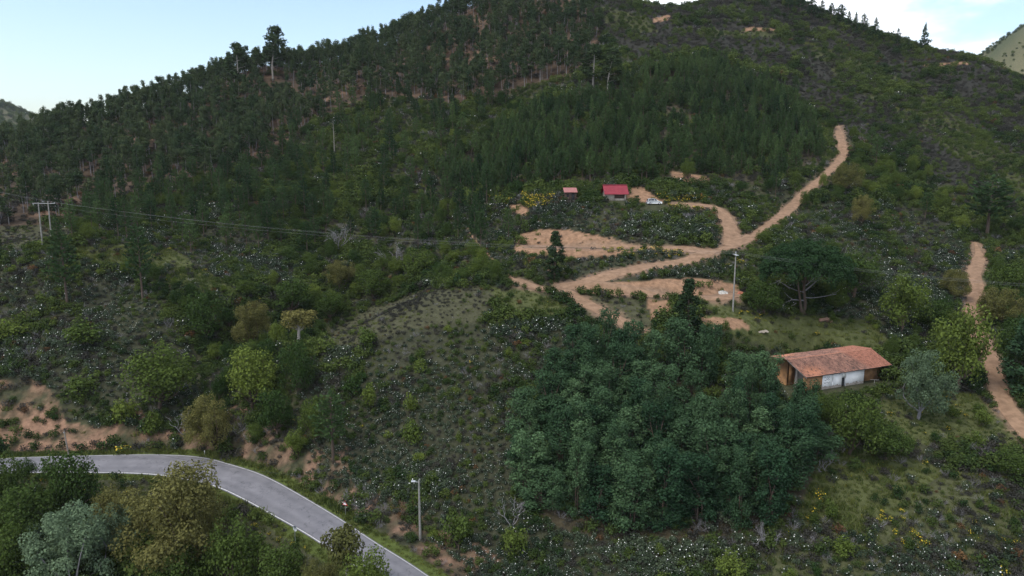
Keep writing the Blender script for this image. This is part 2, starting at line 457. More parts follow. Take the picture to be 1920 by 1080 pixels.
# ------------------------------------------------------------------ zones of cover (pixel polygons of ground, later ones win)
ZONES = [
 ('mixed', [(-3000,-3000),(5000,-3000),(5000,5000),(-3000,5000)]),
 ('euc', [(-900,100),(-900,450),(0,450),(160,392),(300,355),(420,335),(540,270),(640,195),(760,185),(860,200),(960,175),(1090,140),(1130,60),(1100,-160),(700,-200)]),
 ('pine', [(1010,215),(1090,180),(1200,140),(1330,120),(1450,170),(1530,235),(1550,300),(1500,330),(1420,345),(1330,330),(1250,340),(1190,348),(1040,352),(950,362),(850,372),(810,330),(880,280)]),
 ('heath', [(1095,0),(1130,60),(1200,115),(1330,105),(1450,150),(1560,235),(1620,262),(1760,335),(1930,440),(2600,520),(2600,-300),(1100,-300)]),
 ('streak', [(1500,75),(1640,115),(1800,220),(1960,330),(1960,390),(1850,325),(1700,225),(1560,135)]),
 ('streak', [(1310,57),(1480,58),(1490,70),(1310,70)]),
 ('streak', [(1130,10),(1210,30),(1240,60),(1190,60),(1130,40)]),
 ('cistus', [(540,830),(600,700),(650,650),(760,605),(960,600),(1080,620),(1120,660),(980,740),(950,980),(1080,1000),(1300,1010),(1480,960),(1480,1300),(830,1300),(700,960)]),
 ('cistus', [(-300,470),(60,470),(200,490),(330,600),(390,720),(330,800),(230,780),(180,740),(-300,720)]),
 ('cistus', [(170,400),(420,385),(480,440),(560,530),(500,540),(430,530),(330,490),(190,440)]),
 ('cistus', [(860,392),(940,385),(1330,395),(1350,450),(1280,458),(1180,455),(1040,430),(960,440),(1020,480),(1240,478),(1340,480),(1400,500),(1400,522),(1100,535),(1030,525),(960,515),(860,470)]),
 ('cistus', [(1560,380),(1680,380),(1790,420),(1820,480),(1800,560),(1690,640),(1590,590),(1560,480),(1450,450),(1500,400)]),
 ('open', [(1400,1300),(1480,940),(1600,1000),(1700,960),(1780,890),(2300,850),(2300,1300)]),
 ('heath_low', [(585,650),(700,578),(800,545),(905,537),(940,562),(900,602),(760,612),(650,655)]),
 ('heath_low', [(1075,562),(1180,560),(1250,590),(1200,640),(1110,600)]),
 ('heath_low', [(0,425),(120,420),(150,455),(90,465),(0,470)]),
 ('grass', [(920,540),(1000,543),(1085,582),(1060,602),(960,592)]),
 ('grass', [(1340,562),(1450,592),(1640,602),(1700,655),(1640,668),(1480,662),(1400,640),(1310,590)]),
 ('grass', [(1640,760),(1760,722),(1850,740),(1900,830),(1900,850),(1780,840),(1700,830)]),
 ('grass', [(1480,870),(1640,845),(1780,880),(1700,960),(1600,1000),(1480,950)]),
 ('grass', [(110,470),(250,455),(330,470),(450,550),(400,562),(300,525),(200,500)]),
 ('soil', [(958,440),(1000,431),(1060,432),(1150,444),(1180,455),(1236,466),(1160,478),(1080,482),(958,473)]),
 ('soil', [(1085,536),(1200,530),(1300,519),(1388,530),(1392,558),(1200,555),(1080,548)]),
 ('soil', [(1255,320),(1300,326),(1330,332),(1330,348),(1262,348)]),
 ('soil', [(948,384),(990,386),(992,398),(955,400)]),
 ('soil', [(1176,352),(1210,350),(1240,372),(1255,384),(1180,380)]),
 ('soil', [(1222,560),(1260,562),(1290,600),(1225,600)]),
 ('soil', [(1300,590),(1400,600),(1420,618),(1330,620)]),
 ('soil', [(1030,478),(1040,478),(1035,520),(1028,520)]),
 ('soil', [(1222,34),(1262,28),(1262,36),(1228,42)]),
 ('soil', [(1395,52),(1470,55),(1470,60),(1390,58)]),
 ('soil', [(1735,120),(1815,113),(1815,120),(1740,127)]),
 ('soil', [(1130,142),(1160,135),(1160,148),(1135,152)]),
 ('soil', [(1308,166),(1322,166),(1322,180),(1308,180)]),
 ('grove', [(965,820),(1010,745),(1120,690),(1250,690),(1350,722),(1430,775),(1525,845),(1525,900),(1490,985),(1300,1018),(1100,1008),(990,965),(955,880)]),
 ('valley', [(1560,290),(1680,330),(1800,390),(1900,420),(2300,430),(2300,780),(1910,700),(1850,600),(1800,560),(1820,470),(1780,410),(1640,375),(1570,355)]),
]
GORSE = [[(1140,464),(1310,468),(1315,486),(1140,484)],[(975,372),(1035,372),(1035,388),(980,390)],[(1235,372),(1325,374),(1325,396),(1250,394)],
         [(920,372),(950,376),(950,386),(925,388)],[(1385,585),(1440,590),(1440,610),(1395,610)],[(1740,735),(1810,745),(1810,800),(1760,790)],
         [(1640,940),(1720,950),(1740,1030),(1650,1030)],[(420,925),(520,990),(560,1040),(480,1010)],[(1360,488),(1400,486),(1400,505),(1365,505)]]
ZN = [z[0] for z in ZONES]
def zone_of(x, y, z):
    u, v, _ = project(x, y, z)
    k = 2600.0 / np.maximum(y, 60)
    u = u + fbm(x / 6, y / 6, 3, 201) * k + fbm(x / 22, y / 22, 2, 203) * k * 2; v = v + fbm(x / 6, y / 6, 3, 202) * k * 0.5 + fbm(x / 22, y / 22, 2, 204) * k * 0.8
    out = np.zeros(np.shape(x), int)
    for i, (nm, poly) in enumerate(ZONES):
        out[inpoly(u, v, poly)] = i
    return out, u, v

# ------------------------------------------------------------------ terrain mesh
GCOL = {'mixed': (.050,.052,.028), 'euc': (.070,.050,.034), 'pine': (.055,.048,.030), 'heath': (.032,.031,.025), 'streak': (.055,.060,.026),
        'cistus': (.042,.044,.026), 'open': (.068,.072,.034), 'heath_low': (.060,.060,.034), 'grass': (.070,.078,.030), 'soil': (.25,.150,.092),
        'grove': (.050,.042,.026), 'valley': (.045,.055,.022)}
ys = np.concatenate([np.linspace(-900, 30, 30), np.linspace(36, 72, 14), np.geomspace(73, 740, 560), np.geomspace(750, 7000, 70)])
NT = 760
ts = np.linspace(-1, 1, NT)
wy = 60 + 1.12 * np.abs(ys)
TX, TY = wy[:, None] * ts[None], np.repeat(ys[:, None], NT, 1)
TZ = ground(TX, TY)
zi, pu, pv = zone_of(TX, TY, TZ)
gc = np.array([GCOL[n] for n in ZN])[zi]
infront = TY > 60
gc[~infront] = GCOL['mixed']
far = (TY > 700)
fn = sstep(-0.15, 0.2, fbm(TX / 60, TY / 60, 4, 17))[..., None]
gc = np.where(far[..., None], (1 - fn) * np.array([.075, .085, .045]) + fn * np.array([.17, .15, .085]), gc)  # paler far ground; sunlight on the right far hill put into the colour
rd = bil(road_dist, GX0, GY0, 1.0, TX, TY); ru = bil(road_up, GX0, GY0, 1.0, TX, TY)
td = bil(track_dist, GX0, GY0, 1.0, TX, TY)
nz = fbm(TX / 2.5, TY / 2.5, 3, 41)
verge = ((rd < 2.3 + nz * 1.5) & (rd > -9)) & (rd < 500)
slope_soil = (ru > 0.5) & (rd >= 2.3 + nz * 1.5) & (rd < 8.5 + nz * 6)
sw = np.clip(0.35 + nz * 3.0, 0, 1)[..., None] * slope_soil[..., None]
gc = gc * (1 - sw) + np.array([.19, .118, .080]) * sw
lb = inpoly(pu, pv, [(-300,712),(60,715),(100,735),(130,790),(220,800),(330,822),(320,844),(-300,848)])[..., None] & (rd > 1.5)[..., None]
lw = lb * np.clip(0.62 + nz[..., None] * 2.5, 0, 1)
gc = gc * (1 - lw) + np.array([.235, .14, .092]) * lw
gc = np.where(verge[..., None], np.array([.075, .095, .024]), gc)
bw2 = (1 - sstep(0.0, 1.6, td + nz * 2.5))[..., None] * (td < 3)[..., None]
gc = gc * (1 - bw2) + np.array([.20, .132, .088]) * bw2
euct = np.array([zi == i for i, n in enumerate(ZN) if n == 'euc']).any(0)
band = np.clip(sstep(0.55, 0.85, (TZ / 4.2 + fbm(TX / 30, TY / 30, 2, 8) * 2) % 1.0) * (0.25 + 2.8 * fbm(TX / 22, TY / 22, 2, 9)), 0, 0.75)[..., None] * euct[..., None] * (TY < 700)[..., None]
gc = gc * (1 - band) + np.array([.22, .135, .09]) * band
V = np.stack([TX, TY, TZ], -1).reshape(-1, 3)
ii = np.arange(TX.size).reshape(TX.shape)
TQ = np.stack([ii[:-1, :-1], ii[:-1, 1:], ii[1:, 1:], ii[1:, :-1]], -1).reshape(-1, 4)
gm, n, l, p = new_mat('hillside_ground')
va = n.new('ShaderNodeVertexColor'); va.layer_name = 'cover'
tc = n.new('ShaderNodeTexCoord')
n1 = n.new('ShaderNodeTexNoise'); n1.inputs['Scale'].default_value = 0.9; n1.inputs['Detail'].default_value = 8; n1.inputs['Roughness'].default_value = 0.72
l.new(tc.outputs['Object'], n1.inputs['Vector'])
mr = n.new('ShaderNodeMapRange'); mr.inputs['From Min'].default_value = .3; mr.inputs['From Max'].default_value = .7
mr.inputs['To Min'].default_value = .55; mr.inputs['To Max'].default_value = 1.4
l.new(n1.outputs['Fac'], mr.inputs['Value'])
sc = n.new('ShaderNodeVectorMath'); sc.operation = 'SCALE'
l.new(va.outputs[0], sc.inputs[0]); l.new(mr.outputs[0], sc.inputs['Scale']); l.new(sc.outputs[0], p.inputs['Base Color'])
p.inputs['Roughness'].default_value = 0.95; p.inputs['Specular IOR Level'].default_value = 0.1
bp = n.new('ShaderNodeBump'); bp.inputs['Strength'].default_value = 0.6; bp.inputs['Distance'].default_value = 0.35
l.new(n1.outputs['Fac'], bp.inputs['Height']); l.new(bp.outputs[0], p.inputs['Normal'])
tme = np_mesh('hillside', V, TQ, gm, smooth=True)
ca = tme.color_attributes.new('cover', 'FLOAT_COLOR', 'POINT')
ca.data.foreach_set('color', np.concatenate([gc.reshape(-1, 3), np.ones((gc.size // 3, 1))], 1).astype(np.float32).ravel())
terrain = tag(obj('hillside', tme), 'scrub and soil covered hillside with terraces and gullies', kind='structure')

# ------------------------------------------------------------------ road, edge lines, dirt tracks
asph = plain('old_asphalt', (.140, .136, .146), 0.9, col2=(.200, .192, .202), scale=0.35, detail=9, bump=0.1)
paint = plain('worn_road_paint', (.62, .61, .58), 0.8, col2=(.42, .41, .39), scale=2.5)
cr = np.linspace(0, 1, 9)
RV = (UP[:, None] * (1 - cr)[None, :, None] + LOm[:, None] * cr[None, :, None])
RV[..., 2] += 0.02 + 0.10 * (1 - (2 * cr - 1) ** 2)[None]
rows = len(UP); ri = np.arange(rows * 9).reshape(rows, 9)
skirt = lambda i: np.stack([i[:-1, :-1], i[:-1, 1:], i[1:, 1:], i[1:, :-1]], -1).reshape(-1, 4)
road = tag(obj('road', np_mesh('road', RV.reshape(-1, 3), skirt(ri)[:, ::-1], asph, smooth=True)), 'grey two lane asphalt road curving round the foot of the hill', kind='structure')
rme = road.data
wa = rme.color_attributes.new('wear', 'FLOAT_COLOR', 'POINT')
wv_ = np.tile(np.array([.74, .98, .88, 1.05, .97, 1.05, .88, 1.0, .72]), rows)
wa.data.foreach_set('color', np.column_stack([wv_, wv_, wv_, np.ones(len(wv_))]).astype(np.float32).ravel())
n, l = asph.node_tree.nodes, asph.node_tree.links
va = n.new('ShaderNodeVertexColor'); va.layer_name = 'wear'
mm = n.new('ShaderNodeMix'); mm.data_type = 'RGBA'; mm.blend_type = 'MULTIPLY'; mm.inputs['Factor'].default_value = 1.0
old = n['Principled BSDF'].inputs['Base Color'].links[0].from_socket
vo = n.new('ShaderNodeTexVoronoi'); vo.feature = 'DISTANCE_TO_EDGE'; vo.inputs['Scale'].default_value = .16
tco = n.new('ShaderNodeTexCoord'); nw = n.new('ShaderNodeTexNoise'); nw.inputs['Scale'].default_value = .5; nw.inputs['Detail'].default_value = 4
ad = n.new('ShaderNodeVectorMath'); ad.operation = 'MULTIPLY_ADD'; ad.inputs[1].default_value = (5, 5, 5)
l.new(tco.outputs['Object'], nw.inputs['Vector']); l.new(nw.outputs['Color'], ad.inputs[0]); l.new(tco.outputs['Object'], ad.inputs[2]); l.new(ad.outputs[0], vo.inputs['Vector'])
ck = n.new('ShaderNodeMapRange'); ck.inputs['From Max'].default_value = .012; ck.inputs['To Min'].default_value = .62
l.new(vo.outputs['Distance'], ck.inputs['Value'])
sk = n.new('ShaderNodeVectorMath'); sk.operation = 'SCALE'
l.new(old, mm.inputs['A']); l.new(va.outputs[0], mm.inputs['B']); l.new(mm.outputs['Result'], sk.inputs[0]); l.new(ck.outputs[0], sk.inputs['Scale']); l.new(sk.outputs[0], n['Principled BSDF'].inputs['Base Color'])
for a, b in ((0.030, 0.046), (0.950, 0.972)):
    c2 = np.array([a, b])
    LV = UP[:, None] * (1 - c2)[None, :, None] + LOm[:, None] * c2[None, :, None]
    LV[..., 2] += 0.02 + 0.10 * (1 - (2 * c2 - 1) ** 2)[None] + 0.012
    li = np.arange(rows * 2).reshape(rows, 2)
    o = obj('edge_line', np_mesh('edge_line', LV.reshape(-1, 3), skirt(li)[:, ::-1], paint), road)
dirt = plain('dirt_track', (.165, .100, .060), 0.95, col2=(.31, .195, .122), scale=0.7, detail=9, bump=0.5)
TLAB = {'hillside_track': 'sandy dirt track climbing the right side of the hill', 'loop_track': 'short dirt track bending up to the parked white car',
        'lower_track': 'narrow dirt track descending between rows of cistus', 'spur_path': 'narrow footpath climbing from the track fork towards the gully', 'spur_track': 'dirt track running down the crest of the central spur',
        'terrace_track': 'dirt track along the upper bare terrace', 'cut_track': 'dirt track along the foot of the sandy cut bank', 'valley_track': 'pale dirt track winding through trees at the right edge'}
for q, (nm, (L, hw)) in enumerate(TR.items()):
    L = resample(L, max(12, int(np.linalg.norm(np.diff(L[:, :2], axis=0), axis=1).sum() / 0.9)))
    T = np.gradient(L[:, :2], axis=0); T /= np.linalg.norm(T, axis=1)[:, None]
    N = np.stack([-T[:, 1], T[:, 0]], 1)
    s = np.arange(len(L)) * 0.9
    cc = np.linspace(-1, 1, 9)
    wl_ = hw * (1 + 0.45 * fbm(s / 3.0, s * 0 + 3.3 + q, 3, 51 + q)); wr_ = hw * (1 + 0.45 * fbm(s / 3.0, s * 0 + 9.3 + q, 3, 61 + q))
    if nm in ('hillside_track', 'valley_track', 'spur_path'):
        tp_ = .25 + .75 * sstep(0, 14, s); wl_, wr_ = wl_ * tp_, wr_ * tp_
    wv = np.where(cc[None] < 0, wl_[:, None], wr_[:, None]) * cc[None]
    X_, Y_ = L[:, :1] + N[:, :1] * wv, L[:, 1:2] + N[:, 1:2] * wv
    rut = -0.07 * np.exp(-((np.abs(cc) - 0.5) / 0.16) ** 2) - 0.10 * (np.abs(cc) > 0.95)
    Z_ = ground(X_, Y_) + 0.16 + rut[None] + 0.05 * fbm(X_ / 1.2, Y_ / 1.2, 2, 5) + 0.004 * q
    ti = np.arange(X_.size).reshape(X_.shape)
    tag(obj('dirt_track', np_mesh('dirt_track', np.stack([X_, Y_, Z_], -1).reshape(-1, 3), skirt(ti)[:, ::-1], dirt, smooth=True)), TLAB[nm], kind='structure')

# ------------------------------------------------------------------ plants: one mesh set for each kind
bark = plain('bark_brown', (.085, .062, .048), 0.95, scale=4)
bark_pale = plain('bark_pale', (.26, .235, .205), 0.9, scale=4)
bark_grey = plain('bark_grey', (.20, .19, .195), 0.9, scale=4)
L_EUC = leafmat('eucalyptus_leaves', (.032, .054, .025), (.072, .094, .042))
L_PINE = leafmat('pine_needles', (.024, .050, .022), (.076, .120, .042))
L_ACA = leafmat('acacia_leaves', (.026, .055, .028), (.080, .134, .062))
L_BRO = leafmat('broadleaf_leaves', (.030, .056, .018), (.125, .160, .034))
L_OAK = leafmat('cork_oak_leaves', (.072, .080, .028), (.185, .165, .056))
L_SIL = leafmat('silver_leaves', (.078, .114, .064), (.150, .208, .118))
L_CYP = leafmat('cypress_leaves', (.020, .036, .018), (.036, .058, .026))
L_CIS = leafmat('cistus_leaves', (.034, .050, .032), (.066, .086, .052))
L_HEA = leafmat('heath_twigs', (.036, .037, .031), (.064, .060, .051))
L_GRN = leafmat('green_scrub_leaves', (.024, .044, .017), (.084, .112, .030))
L_RST = leafmat('rusty_scrub_leaves', (.085, .050, .028), (.130, .075, .035))
L_GRA = leafmat('grass_blades', (.050, .074, .022), (.130, .145, .042))
L_DRY = leafmat('dry_twigs', (.120, .105, .100), (.200, .180, .175))
PETAL = plain('white_petals', (.66, .66, .61), 0.7, noise=0.03)
YELLOW = plain('yellow_flowers', (.46, .33, .03), 0.7, noise=0.15)

def unit(v):
    return v / (np.linalg.norm(v, axis=-1, keepdims=True) + 1e-9)
def leaf_quads(rng, C, Rr, n, size, up=0.25, shell=0.35, flat=1.0, long=1.5):
    """n leaf-shaped faces spread over the clumps C with radii Rr"""
    C, Rr = np.asarray(C, float), np.asarray(Rr, float)
    w = Rr ** 2; k = rng.choice(len(C), n, p=w / w.sum())
    d = unit(rng.normal(size=(n, 3)) + np.array([0, 0, up]))
    r = Rr[k] * (1 - shell * rng.random(n) ** 1.5) * (1 + 0.12 * rng.normal(size=n))
    p = C[k] + d * r[:, None] * np.array([1, 1, flat])
    nor = unit(1.0 * d + 0.50 * rng.normal(size=(n, 3)) + np.array([0, 0, 0.30]))
    t = unit(np.cross(nor, rng.normal(size=(n, 3)))); b = np.cross(nor, t)
    s = size * (0.6 + 0.8 * rng.random(n))[:, None]
    V = np.stack([p + t * s * long / 2, p + b * s / 2, p - t * s * long / 2, p - b * s / 2], 1).reshape(-1, 3)
    return V, np.arange(4 * n).reshape(n, 4)
def limb(mb, a, b, r0, r1, rng, bend=0.12, seg=5, k=5):
    a, b = np.asarray(a, float), np.asarray(b, float)
    t = np.linspace(0, 1, k)[:, None]
    off = rng.normal(size=3) * np.linalg.norm(b - a) * bend
    off[2] = -abs(off[2]) * 0.6
    P = a + (b - a) * t + off * (4 * t * (1 - t))
    mb.tube(P, r0 + (r1 - r0) * t[:, 0], seg)
    return P
def gen_broad(seed, W=7.0, H=6.0, clumps=36, n=2600, leaf=0.17, mat=None, bk=None, base=0.07, dome=1.0, cr=(.11, .20), limbs=9, rt=0.17):
    rng = np.random.default_rng(seed)
    C, r = [], []
    lean = rng.normal(size=2) * 0.06 * W
    while len(C) < clumps:
        q = unit(rng.normal(size=3)) * rng.random() ** 0.38
        if q[2] < -0.55: continue
        rr = rng.uniform(*cr) * W
        z = H * (base + (1 - base) * (0.5 + 0.5 * q[2] * dome)) 
        c = np.array([q[0] * (W / 2 - rr) + lean[0], q[1] * (W / 2 - rr) + lean[1], min(z, H - rr * 0.85)])
        C.append(c); r.append(rr)
    C, r = np.array(C), np.array(r)
    V, Q = leaf_quads(rng, C, r, n, leaf)
    crown = np_mesh('crown', V, Q, mat)
    tb = MB(); fork = np.array([lean[0] * .4, lean[1] * .4, H * (base + 0.12)])
    tb.tube(np.array([[0, 0, -0.5], [0, 0, 0.15 * H * base], fork * np.array([.5, .5, .6]), fork]), [rt * 1.5, rt * 1.15, rt, rt * .8], 7)
    for i in np.argsort(-r)[:limbs]:
        limb(tb, fork - np.array([0, 0, rng.random() * .1 * H]), C[i], rt * .55, rt * .12, rng)
    return crown, tb.mesh('trunk', bk or bark, True)
def gen_tall(seed, W=3.4, H=12.0, clumps=13, n=700, leaf=0.34, z0=0.38, mat=None, bk=None, cr=(.17, .30), rt=0.13, stems=1):
    """slender tree: bare lower stem, clumps hung up the stem"""
    rng = np.random.default_rng(seed)
    tb = MB(); C, r = [], []
    for s in range(stems):
        b0 = rng.normal(size=2) * 0.25 * (stems > 1); b1 = b0 + rng.normal(size=2) * (0.05 if stems == 1 else 0.14) * W
        P = np.array([[b0[0], b0[1], -0.5], [b0[0], b0[1], 0.3 * H], [*(b0 * .5 + b1 * .5 + rng.normal(size=2) * .1), .65 * H], [*b1, .97 * H]])
        P = smooth_line(P, 3)
        tb.tube(P, np.linspace(rt * 1.2, rt * .15, len(P)), 6)
        for i in range(clumps // stems):
            t = z0 + (0.99 - z0) * (i + rng.random()) / (clumps // stems)
            a = rng.random() * 6.283
            prof = math.sin(min(1, (1.02 - t) / (1.02 - z0)) * 2.3) ** 0.7
            rr = rng.uniform(*cr) * W
            st = np.array([np.interp(t * H, P[:, 2], P[:, 0]), np.interp(t * H, P[:, 2], P[:, 1]), t * H])
            rad = max(0, W / 2 * prof - rr) * rng.uniform(.5, 1.0)
            c = st + np.array([math.cos(a) * rad, math.sin(a) * rad, 0])
            c[2] = min(c[2], H - rr * .8)
            C.append(c); r.append(rr)
            if rad > 0.2: limb(tb, st - np.array([0, 0, rad * .6]), c, rt * .3, rt * .08, rng, seg=4, k=4)
    V, Q = leaf_quads(rng, C, r, n, leaf, up=0.15, shell=0.6)
    return np_mesh('crown', V, Q, mat), tb.mesh('trunk', bk or bark_pale, True)
def gen_pine(seed, W=3.6, H=8.5, n=900, leaf=0.16, mat=None, z0=0.14, full=1.0, taper=0.8, rt=0.11):
    rng = np.random.default_rng(seed)
    tb = MB(); tb.tube([[0, 0, -.5], [0, 0, H * .5], [rng.normal() * .06, rng.normal() * .06, H * .985]], [rt * 1.3, rt * .8, .02], 6)
    pos, dr = [], []
    z = z0 * H
    while z < 0.97 * H:
        t = (z / H - z0) / (1 - z0)
        Lb = W / 2 * ((1 - t) ** taper * .95 + .06) * (0.35 + .65 * min(1, (t + .06) / .22))
        nb = int(rng.integers(5, 8))
        a0 = rng.random() * 6.28
        for b in range(nb):
            a = a0 + b * 6.283 / nb + rng.normal() * .22
            l_ = Lb * rng.uniform(.65, 1.12)
            d = np.array([math.cos(a), math.sin(a), rng.uniform(.15, .5)])
            e = np.array([0, 0, z]) + d * l_
            if l_ > .35: limb(tb, [0, 0, z], e, rt * .28, .012, rng, bend=.04, seg=3, k=3)
            m = max(4, int(l_ * 9 * full))
            q = rng.uniform(.3, 1.04, m)[:, None]
            pos.append(np.array([0, 0, z]) + d * l_ * q + rng.normal(size=(m, 3)) * .10 * (0.6 + l_ * .4))
            dr.append(unit(d * .8 + np.array([0, 0, .7]) + rng.normal(size=(m, 3)) * .55))
        z += H * rng.uniform(.045, .075)
    pos.append(np.array([0, 0, H]) + rng.normal(size=(10, 3)) * np.array([.08, .08, .25])); dr.append(unit(np.array([0, 0, 1]) + rng.normal(size=(10, 3)) * .4))
    p, t = np.concatenate(pos), np.concatenate(dr)
    if len(p) > n:
        s = rng.choice(len(p), n, replace=False); p, t = p[s], t[s]
    b = unit(np.cross(t, rng.normal(size=p.shape)))
    s = leaf * (0.7 + .7 * rng.random(len(p)))[:, None]
    V = np.stack([p + t * s * 1.6, p + b * s * .62, p - t * s * 1.2, p - b * s * .62], 1).reshape(-1, 3)
    return np_mesh('crown', V, np.arange(len(V)).reshape(-1, 4), mat), tb.mesh('trunk', bark, True)
def gen_bare(seed, W=3, H=3.2, mat=None, r0=0.06, stems=4, depth=3):
    rng = np.random.default_rng(seed); tb = MB()
    def grow(p, d, l_, r_, k):
        q = p + d * l_
        limb(tb, p, q, r_, r_ * .55, rng, bend=.1, seg=4, k=4)
        if k:
            for _ in range(3):
                grow(p + (q - p) * rng.uniform(.55, 1), unit(d + rng.normal(size=3) * .55 + np.array([0, 0, .12])), l_ * rng.uniform(.5, .75), r_ * .55, k - 1)
    for _ in range(stems):
        a = rng.random() * 6.28
        grow(np.array([0, 0, -.1]), unit(np.array([math.cos(a) * W / H, math.sin(a) * W / H, 1.3])), H * .5, r0, depth)
    return tb.mesh('trunk', mat or bark_grey, True)
def gen_bush(seed, W=1.5, H=1.1, n=150, leaf=0.13, mat=None, flowers=0, fmat=None, clumps=7, fsize=0.11, up=0.5):
    rng = np.random.default_rng(seed)
    a = rng.random(clumps) * 6.28; q = np.sqrt(rng.random(clumps)) * .62
    rr = rng.uniform(.22, .36, clumps) * W
    C = np.stack([np.cos(a) * q * W / 2, np.sin(a) * q * W / 2, H * (0.25 + .45 * rng.random(clumps)) * (1 - .3 * q)], 1)
    V, Q = leaf_quads(rng, C, rr, n, leaf, up=up, flat=H / W * 1.1)
    mb = MB(); mb.add(V, Q, 0)
    if flowers:
        V, Q = leaf_quads(rng, C, rr * 1.10, flowers, fsize, up=1.3, shell=.06, flat=H / W * 1.1, long=1.1)
        mb.add(V, Q, 1)
    return mb.mesh('bush', [mat, fmat] if flowers else [mat])
def gen_grass(seed, n=44, H=.5, W=1.05, mat=None, flowers=0, fmat=None):
    rng = np.random.default_rng(seed)
    a = rng.random(n) * 6.28; q = np.sqrt(rng.random(n)) * W / 2
    p = np.stack([np.cos(a) * q, np.sin(a) * q, np.zeros(n) - .05], 1)
    d = unit(np.stack([rng.normal(size=n) * .35, rng.normal(size=n) * .35, np.ones(n)], 1))
    h = H * rng.uniform(.5, 1.1, n)[:, None]
    b = unit(np.cross(d, rng.normal(size=(n, 3)))) * .045
    V = np.stack([p - b, p + b, p + d * h + b * .3, p + d * h - b * .3], 1).reshape(-1, 3)
    mb = MB(); mb.add(V, np.arange(4 * n).reshape(n, 4), 0)
    if flowers:
        c = (p + d * h)[:flowers]
        V, Q = leaf_quads(rng, c, np.full(len(c), .05), flowers, .07, long=1.0)
        mb.add(V, Q, 1)
    return mb.mesh('grass', [mat, fmat] if flowers else [mat])

EUC = [gen_tall(100 + i, W=4.2 + .9 * (i % 3), H=12, n=620, leaf=.36, mat=L_EUC, clumps=(8, 11, 6)[i % 3], z0=(.42, .55, .48, .34)[i % 4], cr=(.15, .26), bk=bark_grey, rt=.10) for i in range(8)]
EUCBIG = [gen_tall(140 + i, W=7.5, H=19, clumps=26, n=2600, leaf=.36, mat=L_EUC, z0=.28, cr=(.11, .19), rt=.2, stems=1) for i in range(2)]
PINES = [gen_pine(200 + i, W=3.0 + .9 * (i % 3), H=8.5, mat=L_PINE, n=1000, taper=(.8, .55, 1.0, .65)[i % 4], z0=(.14, .34, .08, .25, .42)[i % 5], leaf=.19) for i in range(7)]
PINELOOSE = [gen_pine(230 + i, W=5.5, H=11, mat=L_PINE, n=1500, z0=.36, taper=.5, full=1.0, leaf=.2, rt=.15) for i in range(3)]
ACA = [gen_tall(300 + i, W=5.2 + .6 * (i % 2), H=10.5, clumps=48, n=5600, leaf=.19, z0=(.03, .05, .16)[i % 3], mat=L_ACA, bk=bark, cr=(.10, .20), rt=.10, stems=3) for i in range(6)]
BRO = [gen_broad(400 + i, mat=L_BRO, n=4600, clumps=40, cr=(.09, .17), leaf=.16) for i in range(4)]
OAK = [gen_broad(430 + i, W=8, H=7, clumps=60, n=14000, leaf=.11, mat=L_OAK, bk=bark, cr=(.06, .12)) for i in range(3)]
SIL = [gen_broad(460 + i, W=7, H=6.5, clumps=60, n=11000, leaf=.11, mat=L_SIL, bk=bark_grey, cr=(.06, .12), base=.02, limbs=4) for i in range(2)]
OPEN = [gen_broad(480, W=6, H=6, clumps=18, n=2600, leaf=.19, mat=L_OAK, bk=bark_pale, base=.4, cr=(.10, .17), limbs=14, rt=.2)]
BUSH_BIG = [gen_broad(500 + i, W=3.0, H=2.4, clumps=16, n=900, leaf=.14, mat=L_BRO, base=.02, cr=(.15, .24), limbs=3, rt=.05) for i in range(4)]
CYP = [gen_tall(600 + i, W=4.2, H=13, clumps=60, n=6000, leaf=.2, mat=L_CYP, z0=.05, cr=(.09, .18), rt=.2, bk=bark) for i in range(2)]
BARE = [gen_bare(700 + i) for i in range(3)]
CIS = [gen_bush(800 + i, mat=L_CIS, flowers=(9, 5, 14, 2, 7)[i % 5], fsize=.10, fmat=PETAL, W=1.5, H=1.15, n=170) for i in range(5)]
GRN = [gen_bush(820 + i, mat=L_GRN, W=1.8, H=1.5, n=230, leaf=.15) for i in range(4)]
HEA = [gen_bush(840 + i, mat=L_HEA, W=1.5, H=.9, n=150, leaf=.12, up=.2) for i in range(4)]
RST = [gen_bush(860 + i, mat=L_RST, W=1.4, H=1.0, n=130) for i in range(2)]
DRY = [gen_bare(870 + i, W=1.8, H=1.5, mat=bark_grey, r0=.022, stems=9, depth=2) for i in range(3)]
GOR = [gen_bush(880 + i, mat=L_GRN, flowers=36, fmat=YELLOW, W=1.3, H=1.0, n=110, fsize=.12) for i in range(3)]
GRA = [gen_grass(900 + i, mat=L_GRA, flowers=(0, 0, 3)[i], fmat=YELLOW) for i in range(3)]

# ------------------------------------------------------------------ scattering
RNG = np.random.default_rng(7)
def candidates(y0, y1, st):
    nx = int(2.2 * y1 / st)
    x = (np.arange(nx) - nx / 2) * st; y = np.arange(y0, y1, st)
    X_, Y_ = np.meshgrid(x, y)
    X_ = X_ + RNG.uniform(-.5, .5, X_.shape) * st; Y_ = Y_ + RNG.uniform(-.5, .5, Y_.shape) * st
    X_, Y_ = X_.ravel(), Y_.ravel()
    k = np.abs(X_) < Y_ * .84 + 12
    X_, Y_ = X_[k], Y_[k]
    return X_, Y_, ground(X_, Y_)
def visible(x, y, z, lift=2.0):
    """is the point (raised a little) above the ground that lies between it and the camera"""
    ok = np.ones(len(x), bool)
    for t in np.linspace(.25, .985, 44):
        ok &= (CAMZ + (z + lift - CAMZ) * t) > ground(x * t, y * t) - .3
    return ok
SCRUB = ('cistus', 'green', 'heath', 'rust', 'dry', 'gorse', 'grass')
